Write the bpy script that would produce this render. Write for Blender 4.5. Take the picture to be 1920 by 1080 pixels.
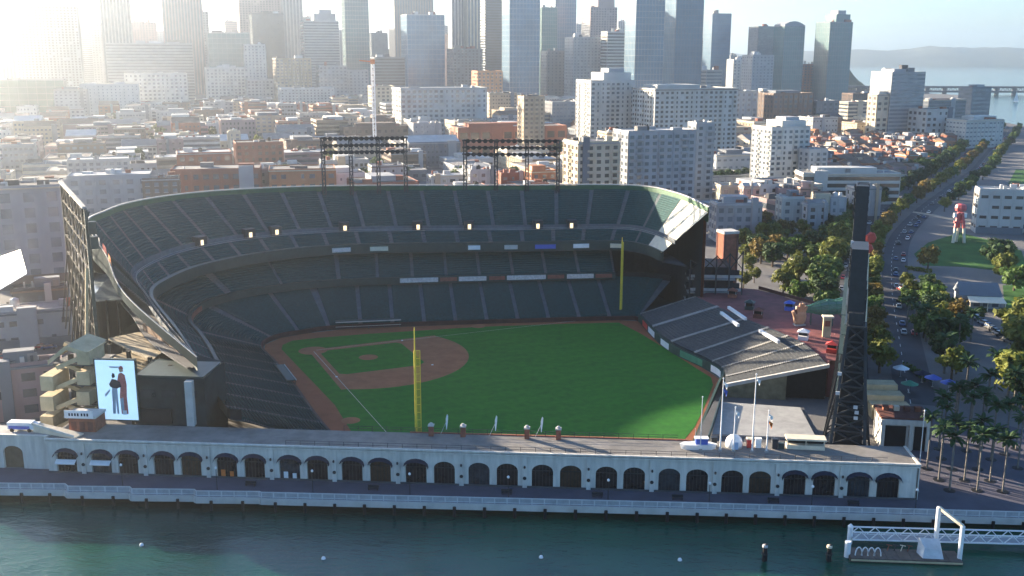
import bpy, math, random
import numpy as np
from mathutils import Vector, Matrix

S = bpy.context.scene
for o in list(bpy.data.objects):
    bpy.data.objects.remove(o)

# ------------------------------------------------------------------ camera
# world: X along the waterfront arcade, Y away from the water, metres; the camera hangs over the cove
CAM = np.array([0.0, -193.186, 85.390])
YAW, PITCH, ROLL, FPX = 1.642102, 0.2241336, 0.0025024, 1927.479
_fw = np.array([math.cos(YAW)*math.cos(PITCH), math.sin(YAW)*math.cos(PITCH), -math.sin(PITCH)])
_r = np.array([math.sin(YAW), -math.cos(YAW), 0.0]); _u = np.cross(_r, _fw)
_r, _u = _r*math.cos(ROLL)+_u*math.sin(ROLL), -_r*math.sin(ROLL)+_u*math.cos(ROLL)
cd = bpy.data.cameras.new('camera'); cam = bpy.data.objects.new('camera', cd); S.collection.objects.link(cam)
cam.matrix_world = Matrix(((_r[0], _u[0], -_fw[0], CAM[0]), (_r[1], _u[1], -_fw[1], CAM[1]),
                           (_r[2], _u[2], -_fw[2], CAM[2]), (0, 0, 0, 1)))
cd.sensor_width = 36.0; cd.lens = 36.0*FPX/1920.0; cd.clip_start = 1.0; cd.clip_end = 60000.0
S.camera = cam

# ------------------------------------------------------------------ world, sun, exposure
SUN_AZ, SUN_EL = math.radians(146.0), math.radians(12.0)
wd = bpy.data.worlds.new('World'); S.world = wd; wd.use_nodes = True
nt = wd.node_tree; bg = nt.nodes['Background']
sky = nt.nodes.new('ShaderNodeTexSky'); sky.sky_type = 'NISHITA'; sky.sun_disc = False
sky.sun_elevation = SUN_EL; sky.sun_rotation = math.pi/2 - SUN_AZ
sky.altitude = 50.0; sky.air_density = 1.0; sky.dust_density = 0.8; sky.ozone_density = 4.5
nt.links.new(sky.outputs[0], bg.inputs[0]); bg.inputs[1].default_value = 0.065
sl = bpy.data.lights.new('sun', 'SUN'); sl.energy = 5.0; sl.angle = math.radians(0.6); sl.color = (1.0, 0.82, 0.60)
so = bpy.data.objects.new('sun', sl); S.collection.objects.link(so)
_s = Vector((math.cos(SUN_EL)*math.cos(SUN_AZ), math.cos(SUN_EL)*math.sin(SUN_AZ), math.sin(SUN_EL)))
so.rotation_euler = _s.to_track_quat('Z', 'Y').to_euler(); so.location = (-300, 300, 200)
S.view_settings.view_transform = 'Standard'; S.view_settings.look = 'None'
S.view_settings.gamma = 1.0; S.view_settings.use_curve_mapping = False
S.view_settings.exposure = 2.55
S.render.engine = 'CYCLES'
S.cycles.use_denoising = True
S.cycles.max_bounces = 6; S.cycles.diffuse_bounces = 3; S.cycles.glossy_bounces = 3
S.cycles.transmission_bounces = 3; S.cycles.volume_bounces = 1; S.cycles.transparent_max_bounces = 6
S.cycles.sample_clamp_indirect = 6.0

# ------------------------------------------------------------------ helpers
COL = S.collection
rnd = random.Random(7)
def W(px, py, z=0.0):
    """the point at height z that a pixel of the 1920x1080 photograph looks at"""
    d = _fw*FPX + _r*(px-960.0) + _u*(540.0-py)
    t = (z-CAM[2])/d[2]
    p = CAM+d*t
    return float(p[0]), float(p[1])
def ray_at(px, py, dist):
    """the point of a pixel's ray at a ground distance dist from the camera"""
    d = _fw*FPX + _r*(px-960.0) + _u*(540.0-py)
    t = dist/math.hypot(d[0], d[1]); p = CAM+d*t
    return float(p[0]), float(p[1]), float(p[2])
def PJ(x, y, z):
    d = np.array([x, y, z])-CAM; k = d@_fw
    return 960+FPX*(d@_r)/k, 540-FPX*(d@_u)/k

MATS = {}
def mat(name, col, rough=0.8, spec=0.3, var=0.15, scale=0.4, bump=0.0, metal=0.0, emit=None, estr=0.0, col2=None, detail=6.0, objvar=0.0, stretch=None):
    if name in MATS: return MATS[name]
    m = bpy.data.materials.new(name); m.use_nodes = True; t = m.node_tree; N = t.nodes; L = t.links
    b = N['Principled BSDF']; b.inputs['Roughness'].default_value = rough
    b.inputs['Specular IOR Level'].default_value = spec; b.inputs['Metallic'].default_value = metal
    tc = N.new('ShaderNodeNewGeometry')
    n1 = N.new('ShaderNodeTexNoise'); n1.inputs['Scale'].default_value = scale; n1.inputs['Detail'].default_value = detail
    n1.inputs['Roughness'].default_value = 0.65
    if stretch:
        mp = N.new('ShaderNodeMapping'); mp.inputs['Scale'].default_value = stretch; L.new(tc.outputs['Position'], mp.inputs['Vector']); L.new(mp.outputs[0], n1.inputs['Vector'])
    else: L.new(tc.outputs['Position'], n1.inputs['Vector'])
    rp = N.new('ShaderNodeValToRGB'); rp.color_ramp.elements[0].position = 0.3; rp.color_ramp.elements[1].position = 0.7
    c = np.array(col[:3]); k2 = np.array(col2[:3]) if col2 else np.minimum(c*(1+var), 1.0); k1 = c*(1-var) if not col2 else c
    rp.color_ramp.elements[0].color = (*k1, 1); rp.color_ramp.elements[1].color = (*k2, 1)
    L.new(n1.outputs['Fac'], rp.inputs['Fac'])
    last = rp.outputs['Color']
    if objvar > 0:
        oi = N.new('ShaderNodeObjectInfo'); hv = N.new('ShaderNodeHueSaturation')
        mr = N.new('ShaderNodeMapRange'); mr.inputs[3].default_value = 1-objvar; mr.inputs[4].default_value = 1+objvar
        L.new(oi.outputs['Random'], mr.inputs[0]); L.new(mr.outputs[0], hv.inputs['Value']); L.new(last, hv.inputs['Color']); last = hv.outputs[0]
    L.new(last, b.inputs['Base Color'])
    if bump > 0:
        n2 = N.new('ShaderNodeTexNoise'); n2.inputs['Scale'].default_value = scale*6; n2.inputs['Detail'].default_value = 4
        L.new(tc.outputs['Position'], n2.inputs['Vector'])
        bp_ = N.new('ShaderNodeBump'); bp_.inputs['Strength'].default_value = bump; bp_.inputs['Distance'].default_value = 0.1
        L.new(n2.outputs['Fac'], bp_.inputs['Height']); L.new(bp_.outputs[0], b.inputs['Normal'])
    if emit is not None:
        b.inputs['Emission Color'].default_value = (*emit, 1); b.inputs['Emission Strength'].default_value = estr
    MATS[name] = m
    return m

class MB:
    """collects faces and links them as ONE mesh object"""
    def __init__(s): s.v = []; s.f = []
    def add(s, vs, fs):
        k = len(s.v); s.v += [tuple(map(float, p)) for p in vs]; s.f += [tuple(i+k for i in f) for f in fs]; return s
    def quad(s, a, b, c, d): return s.add([a, b, c, d], [(0, 1, 2, 3)])
    def box(s, cx, cy, z0, sx, sy, h, rot=0.0):
        c, n = math.cos(rot), math.sin(rot); vs = []
        for z in (z0, z0+h):
            for x, y in ((-sx/2, -sy/2), (sx/2, -sy/2), (sx/2, sy/2), (-sx/2, sy/2)):
                vs.append((cx+x*c-y*n, cy+x*n+y*c, z))
        return s.add(vs, [(3, 2, 1, 0), (4, 5, 6, 7), (0, 1, 5, 4), (1, 2, 6, 5), (2, 3, 7, 6), (3, 0, 4, 7)])
    def prism(s, poly, z0, z1):
        n = len(poly); a = sum(poly[i][0]*poly[(i+1) % n][1]-poly[(i+1) % n][0]*poly[i][1] for i in range(n))
        if a < 0: poly = poly[::-1]
        vs = [(p[0], p[1], z0) for p in poly]+[(p[0], p[1], z1) for p in poly]
        return s.add(vs, [tuple(range(n-1, -1, -1)), tuple(range(n, 2*n))]+[(i, (i+1) % n, n+(i+1) % n, n+i) for i in range(n)])
    def bar(s, p, q, w, h=None):
        h = h or w; p = Vector(p); q = Vector(q); d = (q-p).normalized()
        up = Vector((0, 0, 1)) if abs(d.z) < 0.95 else Vector((1, 0, 0))
        a = d.cross(up).normalized()*w/2; b = d.cross(a).normalized()*h/2; vs = []
        for e in (p, q):
            vs += [e-a-b, e+a-b, e+a+b, e-a+b]
        return s.add(vs, [(3, 2, 1, 0), (4, 5, 6, 7), (0, 1, 5, 4), (1, 2, 6, 5), (2, 3, 7, 6), (3, 0, 4, 7)])
    def tube(s, p, q, r0, r1=None, n=8):
        r1 = r0 if r1 is None else r1; p = Vector(p); q = Vector(q); d = (q-p).normalized()
        up = Vector((0, 0, 1)) if abs(d.z) < 0.95 else Vector((1, 0, 0))
        a = d.cross(up).normalized(); b = d.cross(a).normalized(); vs = []
        for e, r in ((p, r0), (q, r1)):
            vs += [e+(a*math.cos(6.28318*i/n)+b*math.sin(6.28318*i/n))*r for i in range(n)]
        return s.add(vs, [tuple(range(n-1, -1, -1)), tuple(range(n, 2*n))]+[(i, (i+1) % n, n+(i+1) % n, n+i) for i in range(n)])
    def lathe(s, c, prof, n=14, axis=None):
        ax = Vector(axis).normalized() if axis else Vector((0, 0, 1)); c = Vector(c)
        up = Vector((0, 0, 1)) if abs(ax.z) < 0.95 else Vector((1, 0, 0))
        a = ax.cross(up).normalized(); b = ax.cross(a).normalized(); vs = []
        for r, z in prof:
            vs += [c+ax*z+(a*math.cos(6.28318*i/n)+b*math.sin(6.28318*i/n))*r for i in range(n)]
        fs = []
        for j in range(len(prof)-1):
            fs += [(j*n+i, j*n+(i+1) % n, (j+1)*n+(i+1) % n, (j+1)*n+i) for i in range(n)]
        fs += [tuple(range(n-1, -1, -1)), tuple(range((len(prof)-1)*n, len(prof)*n))]
        return s.add(vs, fs)
    def strip(s, A, B):
        k = len(A)
        return s.add(list(A)+list(B), [(i, i+1, k+i+1, k+i) for i in range(k-1)])
    def mesh(s, name, off=(0, 0, 0), smooth=False):
        me = bpy.data.meshes.new(name)
        v = [(p[0]-off[0], p[1]-off[1], p[2]-off[2]) for p in s.v] if any(off) else s.v
        me.from_pydata(v, [], s.f)
        if smooth: me.polygons.foreach_set('use_smooth', [True]*len(me.polygons))
        me.update(); return me
    def build(s, name, m, parent=None, world=False, smooth=False, kind=None, label=None):
        off = (0, 0, 0)
        if parent is not None and world: off = wloc(parent)
        me = s.mesh(name, off, smooth); o = bpy.data.objects.new(name, me); COL.objects.link(o)
        if m is not None: me.materials.append(m)
        if parent is not None: o.parent = parent
        if kind: o['kind'] = kind
        if label: o['label'] = label
        return o

def wloc(o):
    x = y = z = 0.0
    while o is not None: x += o.location.x; y += o.location.y; z += o.location.z; o = o.parent
    return (x, y, z)
def tag(o, label, cat, group=None):
    o['label'] = label; o['category'] = cat
    if group: o['group'] = group
    return o
def thing(name, label, cat, loc=(0, 0, 0), rot=0.0, group=None):
    o = bpy.data.objects.new(name, None); COL.objects.link(o); o.empty_display_size = 0.5
    o.location = loc; o.rotation_euler = (0, 0, rot)
    return tag(o, label, cat, group)
def inst(name, me, parent=None, loc=(0, 0, 0), rot=(0, 0, 0), scale=(1, 1, 1)):
    o = bpy.data.objects.new(name, me); COL.objects.link(o); o.location = loc; o.rotation_euler = rot; o.scale = scale
    if parent is not None: o.parent = parent
    return o
def struct(name, mb, m, kind='structure', parent=None):
    o = mb.build(name, m, parent)
    if parent is None: o['kind'] = kind
    return o
def with_mat(me, m): me.materials.append(m); return me
ORD = ['first', 'second', 'third', 'fourth', 'fifth', 'sixth', 'seventh', 'eighth', 'ninth', 'tenth', 'eleventh', 'twelfth', 'thirteenth',
       'fourteenth', 'fifteenth', 'sixteenth', 'seventeenth', 'eighteenth', 'nineteenth', 'twentieth']
def ordinal(i):
    if i < 20: return ORD[i]
    tens = {2: 'twenty', 3: 'thirty', 4: 'forty', 5: 'fifty', 6: 'sixty', 7: 'seventy', 8: 'eighty', 9: 'ninety'}[(i+1)//10]
    return tens+'-'+ORD[(i+1) % 10-1] if (i+1) % 10 else tens.replace('ty', 'tieth')

# base colours
m_concrete = mat('concrete', (0.30, 0.30, 0.29), 0.9, 0.2, 0.2, 0.3, 0.2)
m_concrete_lt = mat('concrete_light', (0.45, 0.44, 0.42), 0.9, 0.2, 0.15, 0.3, 0.2)
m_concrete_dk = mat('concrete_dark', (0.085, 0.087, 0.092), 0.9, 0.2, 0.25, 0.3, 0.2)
m_seat = mat('seat_green', (0.012, 0.058, 0.062), 0.75, 0.12, 0.3, 1.2)
m_seat2 = mat('bench_grey', (0.075, 0.080, 0.084), 0.9, 0.08, 0.25, 1.0)
m_steel_green = mat('steel_dark_green', (0.020, 0.042, 0.040), 0.5, 0.4, 0.25, 0.8)
m_steel_dark = mat('steel_dark', (0.022, 0.026, 0.032), 0.5, 0.4, 0.3, 0.8)
m_steel_tan = mat('steel_weathered', (0.045, 0.044, 0.038), 0.9, 0.1, 0.35, 0.6)
m_white = mat('white_paint', (0.72, 0.73, 0.74), 0.55, 0.4, 0.1, 0.6)
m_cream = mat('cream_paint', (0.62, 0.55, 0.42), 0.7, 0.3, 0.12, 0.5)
m_yellow = mat('yellow_paint', (0.66, 0.50, 0.05), 0.5, 0.4, 0.12, 0.8)
m_brick = mat('brick_red', (0.23, 0.085, 0.055), 0.9, 0.2, 0.3, 0.8, 0.3)
m_brick_dk = mat('brick_dark', (0.13, 0.055, 0.045), 0.9, 0.2, 0.3, 0.8, 0.3)
m_stone = mat('arcade_stone', (0.55, 0.53, 0.48), 0.85, 0.25, 0.20, 0.9, 0.15, stretch=(1, 1, .16))
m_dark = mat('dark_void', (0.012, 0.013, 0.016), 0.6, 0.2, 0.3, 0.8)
m_glass_dk = mat('glass_dark', (0.02, 0.026, 0.034), 0.12, 0.6, 0.4, 0.3)
m_red = mat('red_paint', (0.50, 0.045, 0.035), 0.5, 0.4, 0.15, 0.6)
m_navy = mat('navy_canvas', (0.02, 0.025, 0.045), 0.8, 0.2, 0.2, 0.8)
m_blue = mat('blue_panel', (0.05, 0.10, 0.42), 0.5, 0.4, 0.15, 0.6)
m_orange = mat('orange_cloth', (0.60, 0.17, 0.04), 0.7, 0.3, 0.15, 0.6)
m_green_sign = mat('green_panel', (0.05, 0.22, 0.13), 0.6, 0.3, 0.2, 0.6)

# ================================================================== THE SETTING
def sheet(name, poly, z, m, kind='structure'):
    mb = MB(); mb.add([(p[0], p[1], z) for p in poly], [tuple(range(len(poly)))]); return struct(name, mb, m, kind)
def mat_asphalt():
    return mat('asphalt', (0.060, 0.062, 0.070), 0.9, 0.25, 0.3, 0.05, 0.1, detail=10)
def mat_water():
    m = bpy.data.materials.new('cove_water'); m.use_nodes = True; t = m.node_tree; N = t.nodes; L = t.links
    b = N['Principled BSDF']; b.inputs['Roughness'].default_value = 0.10; b.inputs['IOR'].default_value = 1.33
    g = N.new('ShaderNodeNewGeometry')
    n0 = N.new('ShaderNodeTexNoise'); n0.inputs['Scale'].default_value = 0.02; n0.inputs['Detail'].default_value = 5
    L.new(g.outputs['Position'], n0.inputs['Vector'])
    rp = N.new('ShaderNodeValToRGB'); rp.color_ramp.elements[0].color = (0.003, 0.030, 0.028, 1); rp.color_ramp.elements[1].color = (0.012, 0.075, 0.044, 1)
    rp.color_ramp.elements[0].position = .35; rp.color_ramp.elements[1].position = .68
    L.new(n0.outputs['Fac'], rp.inputs['Fac']); L.new(rp.outputs[0], b.inputs['Base Color'])
    mp = N.new('ShaderNodeMapping'); mp.inputs['Scale'].default_value = (1.0, 1.8, 1.0); mp.inputs['Rotation'].default_value = (0, 0, 0.5); L.new(g.outputs['Position'], mp.inputs['Vector'])
    n1 = N.new('ShaderNodeTexNoise'); n1.inputs['Scale'].default_value = 0.55; n1.inputs['Detail'].default_value = 5; n1.inputs['Roughness'].default_value = .6
    n2 = N.new('ShaderNodeTexNoise'); n2.inputs['Scale'].default_value = 0.09; n2.inputs['Detail'].default_value = 3
    L.new(mp.outputs[0], n1.inputs['Vector']); L.new(mp.outputs[0], n2.inputs['Vector'])
    ad = N.new('ShaderNodeMath'); ad.operation = 'MULTIPLY_ADD'; ad.inputs[1].default_value = 2.5
    L.new(n2.outputs['Fac'], ad.inputs[0]); L.new(n1.outputs['Fac'], ad.inputs[2])
    bp_ = N.new('ShaderNodeBump'); bp_.inputs['Strength'].default_value = 0.28; bp_.inputs['Distance'].default_value = 0.35
    L.new(ad.outputs[0], bp_.inputs['Height']); L.new(bp_.outputs[0], b.inputs['Normal'])
    return m
R_ = 30000.0
WATER_Z = -2.6
sheet('water', [(-R_, -R_), (R_, -R_), (R_, R_), (-R_, R_)], WATER_Z, mat_water())

# quay edge, with the saw-tooth on the west side
QRAIL = [W(px, py, 1.12) for px, py in ((-90, 905.0), (122, 907.0), (127, 911.5), (243, 912.5), (247, 916.5), (364, 917.5), (368, 920.5), (486, 921.5), (490, 923.0), (1280, 942.0), (2060, 964.0))]
saw = [(-260, QRAIL[0][1])]+QRAIL
shore = [(128, 30), (138, 60), (205, 170), (265, 330), (330, 560), (430, 820), (538, 1125), (545, 1290), (700, 1750), (834, 2095), (740, 2300), (560, 2420),
         (200, 2900), (-900, 3600), (-4000, 5200), (-12000, 6500), (-12000, -12)]
land = [(p[0], p[1]+2.6) for p in saw]+shore
mb = MB(); n = len(land)
mb.prism(land, -6.0, -0.02)
struct('ground', mb, mat('city_ground', (0.10, 0.10, 0.105), 0.95, 0.2, 0.45, 0.02, 0.1, col2=(0.17, 0.165, 0.16), detail=10))

# the paved port walk and the palm plaza
m_paver = mat('purple_pavers', (0.085, 0.082, 0.105), 0.85, 0.3, 0.22, 0.15, 0.15, detail=10)
mb = MB(); mb.prism([(p[0], p[1]-.12) for p in QRAIL]+[(129, 12), (100, 45), (78, 48), (66, 20), (66, 1.5), (-128, 1.5)], -0.55, 0.02)
pw = struct('port_walk', mb, m_paver)
# roads: the wide waterfront boulevard running away on the east side
m_asphalt = mat_asphalt()
rc = [W(1600, 700), W(1700, 560), W(1690, 455), W(1735, 380), W(1790, 320), W(1850, 268), W(1885, 238)]
def ribbon(pts, w, z):
    L_, R2 = [], []
    for i, p in enumerate(pts):
        a = pts[max(i-1, 0)]; b = pts[min(i+1, len(pts)-1)]
        dx, dy = b[0]-a[0], b[1]-a[1]; l = math.hypot(dx, dy); nx, ny = -dy/l, dx/l
        L_.append((p[0]+nx*w/2, p[1]+ny*w/2, z)); R2.append((p[0]-nx*w/2, p[1]-ny*w/2, z))
    return L_, R2
def catmull(pts, k=8, closed=False):
    P = [np.array(p, float) for p in pts]; out = []; n = len(P)
    for i in range(n-1):
        p0 = P[max(i-1, 0)]; p1 = P[i]; p2 = P[i+1]; p3 = P[min(i+2, n-1)]
        for j in range(k):
            t = j/k
            out.append(0.5*((2*p1)+(-p0+p2)*t+(2*p0-5*p1+4*p2-p3)*t*t+(-p0+3*p1-3*p2+p3)*t**3))
    out.append(P[-1]); return out
BLVD = [(76, 60), (90, 118), (112, 205), (141, 300), (184, 400), (233, 500), (292, 620), (358, 770), (430, 930), (505, 1105)]
blv = catmull(BLVD, 6)
mb = MB(); mb.strip(*[list(reversed(x)) for x in ribbon(blv, 26, 0.03)]); road = struct('road', mb, m_asphalt)
m_paintw = mat('road_paint', (0.62, 0.62, 0.60), 0.7, 0.3, 0.2, 0.5)
def at_len(pts, s):
    for i in range(len(pts)-1):
        a, b = pts[i], pts[i+1]; l = float(np.linalg.norm(b-a))
        if s <= l: return a+(b-a)*s/l, (b-a)/l
        s -= l
    return pts[-1], (pts[-1]-pts[-2])/np.linalg.norm(pts[-1]-pts[-2])
BL = sum(float(np.linalg.norm(blv[i+1]-blv[i])) for i in range(len(blv)-1))
k = 0; mb = MB()
while k < BL:
    for off in (-6.6, 6.6):
        p, t = at_len(blv, k); nx, ny = -t[1], t[0]
        a = p+np.array([nx, ny])*off; b = a+t*3.2; w = np.array([nx, ny])*0.09
        mb.quad((*(a-w), .036), (*(b-w), .036), (*(b+w), .036), (*(a+w), .036))
    k += 9.0
o = mb.build('lane_marking', m_paintw, road); o['kind'] = 'stuff'
# tram median with its kerb
mb = MB()
A, B = ribbon(blv, 6.0, 0.15); A0, B0 = ribbon(blv, 6.0, 0.0)
mb.strip(B, A); mb.strip(A, A0); mb.strip(B0, B)
struct('tram_median', mb, mat('median', (0.12, 0.115, 0.11), 0.9, 0.2, 0.2, 0.1, 0.1), parent=None)
# cross streets on the city grid behind the ballpark
GR = math.radians(23.0); gx = (math.cos(GR), math.sin(GR)); gy = (-math.sin(GR), math.cos(GR))
mb = MB()
for s in range(7):
    y0 = 300+s*170.0
    c = (100-0.42*0-s*40, y0)
    for sgn in (1,):
        a = (c[0]-gx[0]*900, c[1]-gx[1]*900); b = (c[0]+gx[0]*(60+s*40), c[1]+gx[1]*(60+s*40))
        nx, ny = gy[0]*7, gy[1]*7
        mb.quad((a[0]-nx, a[1]-ny, .012), (b[0]-nx, b[1]-ny, .012), (b[0]+nx, b[1]+ny, .012), (a[0]+nx, a[1]+ny, .012))
struct('cross_street', mb, m_asphalt)

m_lawn = mat('park_lawn', (0.035, 0.10, 0.022), 0.95, 0.15, 0.4, 0.08, 0.2, detail=8)
def off_road(poly, d=15.5):
    out = []
    for p in poly:
        q = min(blv, key=lambda c: math.hypot(c[0]-p[0], c[1]-p[1])); r = math.hypot(q[0]-p[0], q[1]-p[1])
        out.append(p if p[0] > q[0] and r > d else (float(q[0])+d*.93, float(q[1])-d*.37))
    return out
mb = MB(); mb.prism(off_road([W(1690, 478), W(1740, 455), W(1800, 436), W(1860, 452), W(1915, 470), W(1925, 500), W(1880, 508), W(1800, 500), W(1730, 498)]), 0.0, 0.06)
struct('lawn', mb, m_lawn)
mb = MB(); mb.prism([W(1880, 535), W(1960, 535), W(1960, 590), W(1885, 585)], 0.0, 0.06); struct('lawn', mb, m_lawn)
mb = MB(); mb.prism([W(1890, 345), W(1905, 318), W(1960, 318), W(1960, 345)], 0.0, 0.06); struct('lawn', mb, m_lawn)
mb = MB(); A, B = ribbon(catmull([W(1690, 395), W(1740, 402), W(1800, 415), W(1850, 424), W(1960, 440)], 6), 5.0, 0.075)
mb.strip(list(reversed(A)), list(reversed(B))); struct('path', mb, mat('park_path', (0.33, 0.29, 0.23), 0.95, 0.2, 0.2, 0.2))

# far hills and the island by the bridge
def hill(name, pts, depth, m, seed):
    r = random.Random(seed); mb = MB(); rows = []
    for j, (fy, fz) in enumerate(((-.5, 0.0), (-.3, .55), (-.1, .92), (.05, 1.0), (.3, .7), (.5, 0.0))):
        rows.append([(x, y+depth*fy, -8+(z+8)*fz*(1+r.uniform(-.05, .05)) if fz else -8) for x, y, z in pts])
    for a, b in zip(rows, rows[1:]): mb.strip(a, b)
    o = mb.build(name, m, smooth=True); o['kind'] = 'structure'; return o
m_hill = mat('hill_scrub', (0.09, 0.085, 0.05), 0.95, 0.1, 0.35, 0.004, 0.0)
pts = []
for i in range(41):
    px = 1250+i*20; D = 9800
    y = 100 - (2+10*math.exp(-((px-1740)/90.0)**2)+5*math.exp(-((px-1900)/160.0)**2)+3*math.sin(px*0.021)+2*math.sin(px*.047+1))
    pts.append(ray_at(px, y, D))
hill('hills', pts, 1600, m_hill, 3)
pts = []
for i in range(13):
    px = 1540+i*8; D = 2750
    y = 166-42*math.exp(-((px-1582)/24.0)**2)-3*math.sin(px*.2)
    pts.append(ray_at(px, y, D))
hill('island_hill', pts, 260, mat('island_trees', (0.045, 0.06, 0.03), 0.95, 0.1, 0.4, 0.03, 0.0), 5)

# ------------------------------------------------------------------ playing field
HOME = np.array([-79.043, 92.535]); U = np.array([0.46947, -0.88295]); V = np.array([0.88295, 0.46947])   # right and left foul line directions
def FP(u, v): p = HOME+U*u+V*v; return float(p[0]), float(p[1])
m_dirt = mat('infield_dirt', (0.29, 0.120, 0.060), 0.95, 0.15, 0.2, 0.25, 0.15, detail=8)
m_track = mat('warning_track', (0.25, 0.088, 0.045), 0.95, 0.15, 0.18, 0.25, 0.15, detail=8)
def mat_grass():
    m = bpy.data.materials.new('field_grass'); m.use_nodes = True; t = m.node_tree; N = t.nodes; L = t.links
    b = N['Principled BSDF']; b.inputs['Roughness'].default_value = 0.9; b.inputs['Specular IOR Level'].default_value = 0.15
    g = N.new('ShaderNodeNewGeometry')
    mp = N.new('ShaderNodeMapping'); mp.inputs['Rotation'].default_value = (0, 0, math.radians(-28)); L.new(g.outputs['Position'], mp.inputs['Vector'])
    wv = N.new('ShaderNodeTexWave'); wv.inputs['Scale'].default_value = 0.055; wv.bands_direction = 'Y'; wv.inputs['Distortion'].default_value = 0.4
    L.new(mp.outputs[0], wv.inputs['Vector'])
    n1 = N.new('ShaderNodeTexNoise'); n1.inputs['Scale'].default_value = 0.5; n1.inputs['Detail'].default_value = 8; L.new(g.outputs['Position'], n1.inputs['Vector'])
    n3 = N.new('ShaderNodeTexNoise'); n3.inputs['Scale'].default_value = 0.05; n3.inputs['Detail'].default_value = 4; L.new(g.outputs['Position'], n3.inputs['Vector'])
    a = N.new('ShaderNodeMath'); a.operation = 'MULTIPLY_ADD'; a.inputs[1].default_value = .10; L.new(wv.outputs['Fac'], a.inputs[0]); L.new(n1.outputs['Fac'], a.inputs[2])
    a2 = N.new('ShaderNodeMath'); a2.operation = 'MULTIPLY_ADD'; a2.inputs[1].default_value = .5; L.new(n3.outputs['Fac'], a2.inputs[0]); L.new(a.outputs[0], a2.inputs[2])
    rp = N.new('ShaderNodeValToRGB'); rp.color_ramp.elements[0].position = .5; rp.color_ramp.elements[1].position = 1.2
    rp.color_ramp.elements[0].color = (0.012, 0.100, 0.012, 1); rp.color_ramp.elements[1].color = (0.026, 0.155, 0.016, 1)
    L.new(a2.outputs[0], rp.inputs['Fac']); L.new(rp.outputs[0], b.inputs['Base Color'])
    return m
m_grass = mat_grass()
WALLP = [(-49.6, 12.6), (-61.7, 33.4), (-77.2, 63.0), (-86.5, 79.4), (-92.8, 89.7), (-95.1, 98.1), (-92.7, 105.5), (-86.7, 111.0), (-74.8, 117.8), (-33.2, 127.2), (11.7, 135.7), (18.0, 135.0)]
CFW = [(18.0, 135.0), (24.5, 103.0), (33.8, 84.0), (37.3, 74.0), (34.5, 62.0), (21.5, 9.9)]      # outfield wall from left to right-centre
fld = WALLP+CFW[1:]+[(-35, 9.9), (-48, 9.9)]
mb = MB(); mb.add([(p[0], p[1], 0.03) for p in fld], [tuple(range(len(fld)))]); struct('field', mb, m_track)
gpx = [(540, 668), (528, 655), (530, 647), (548, 639), (600, 633.5), (680, 627), (900, 613), (1060, 607.5), (1160, 605)]
gr = [W(*q) for q in gpx]+[W(1200, 625), W(1262, 663), W(1312, 695), W(1333, 708), W(1337, 722), W(1322, 760), W(1303, 800)]+[(18.0, 14.5), (-34, 14.5), (-46, 18), (-52.5, 27)]+[W(628, 760), W(590, 720)]
mb = MB(); mb.add([(p[0], p[1], 0.06) for p in gr[::-1]], [tuple(range(len(gr)))]); struct('outfield_grass', mb, m_grass)
M0 = 18.44/math.sqrt(2)
arc = []
for i in range(64):
    a = 2*math.pi*i/64; u, v = M0+28.9*math.cos(a), M0+28.9*math.sin(a)
    if u > -1.6 and v > -1.6: arc.append((u, v))
arc = sorted(arc, key=lambda q: math.atan2(q[1]-M0, q[0]-M0))
# keep the fan between the two foul lines
arc = [(u, v) for u, v in arc if u+v > 24]
arc = sorted(arc, key=lambda q: math.atan2(q[1], q[0]))
fan = [FP(0.0, 0.0), FP(-1.6+0, -1.6)] if False else [FP(-1.2, -1.2)]
fan += [FP(arc[0][0], -1.6)]+[FP(u, v) for u, v in arc]+[FP(-1.6, arc[-1][1])]
mb = MB(); mb.add([(p[0], p[1], 0.08) for p in fan], [tuple(range(len(fan)))]); struct('infield_dirt', mb, m_dirt)
def rounded(c, k=5): return c
ig = [FP(3.4, 1.4), FP(25.0, 1.4), FP(26.2, 3.2), FP(26.2, 24.0), FP(24.0, 26.2), FP(3.2, 26.2), FP(1.4, 25.0), FP(1.4, 3.4)]
mb = MB(); mb.add([(p[0], p[1], 0.10) for p in ig], [tuple(range(len(ig)))]); struct('infield_grass', mb, m_grass)
def disc(name, u, v, r, z, m, dome=0.0):
    mb = MB(); c = FP(u, v); k = 28; ring = [(c[0]+r*math.cos(6.2832*i/k), c[1]+r*math.sin(6.2832*i/k), z) for i in range(k)]
    mb.add(ring+[(c[0], c[1], z+dome)], [(i, (i+1) % k, k) for i in range(k)]); return struct(name, mb, m)
disc('home_plate_dirt', 0, 0, 4.2, 0.12, m_dirt)
disc('pitching_mound', M0, M0, 2.75, 0.115, m_dirt, 0.25)
disc('bullpen_mound', 62, -5.5, 2.3, 0.115, m_dirt, 0.2); disc('bullpen_mound', -6.5, 55, 2.3, 0.115, m_dirt, 0.2)
m_chalk = mat('chalk', (0.5, 0.48, 0.44), 0.9, 0.2, 0.1, 1)
for nm, (u0, v0, u1, v1) in (('foul_line', (1, 0, 86, 0)), ('foul_line', (0, 1, 0, 100))):
    mb = MB(); a = np.array(FP(u0, v0)); b = np.array(FP(u1, v1)); t = (b-a)/np.linalg.norm(b-a); w = np.array([-t[1], t[0]])*0.075
    mb.quad((*(a-w), .135), (*(b-w), .135), (*(b+w), .135), (*(a+w), .135)); struct(nm, mb, m_chalk)
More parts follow.
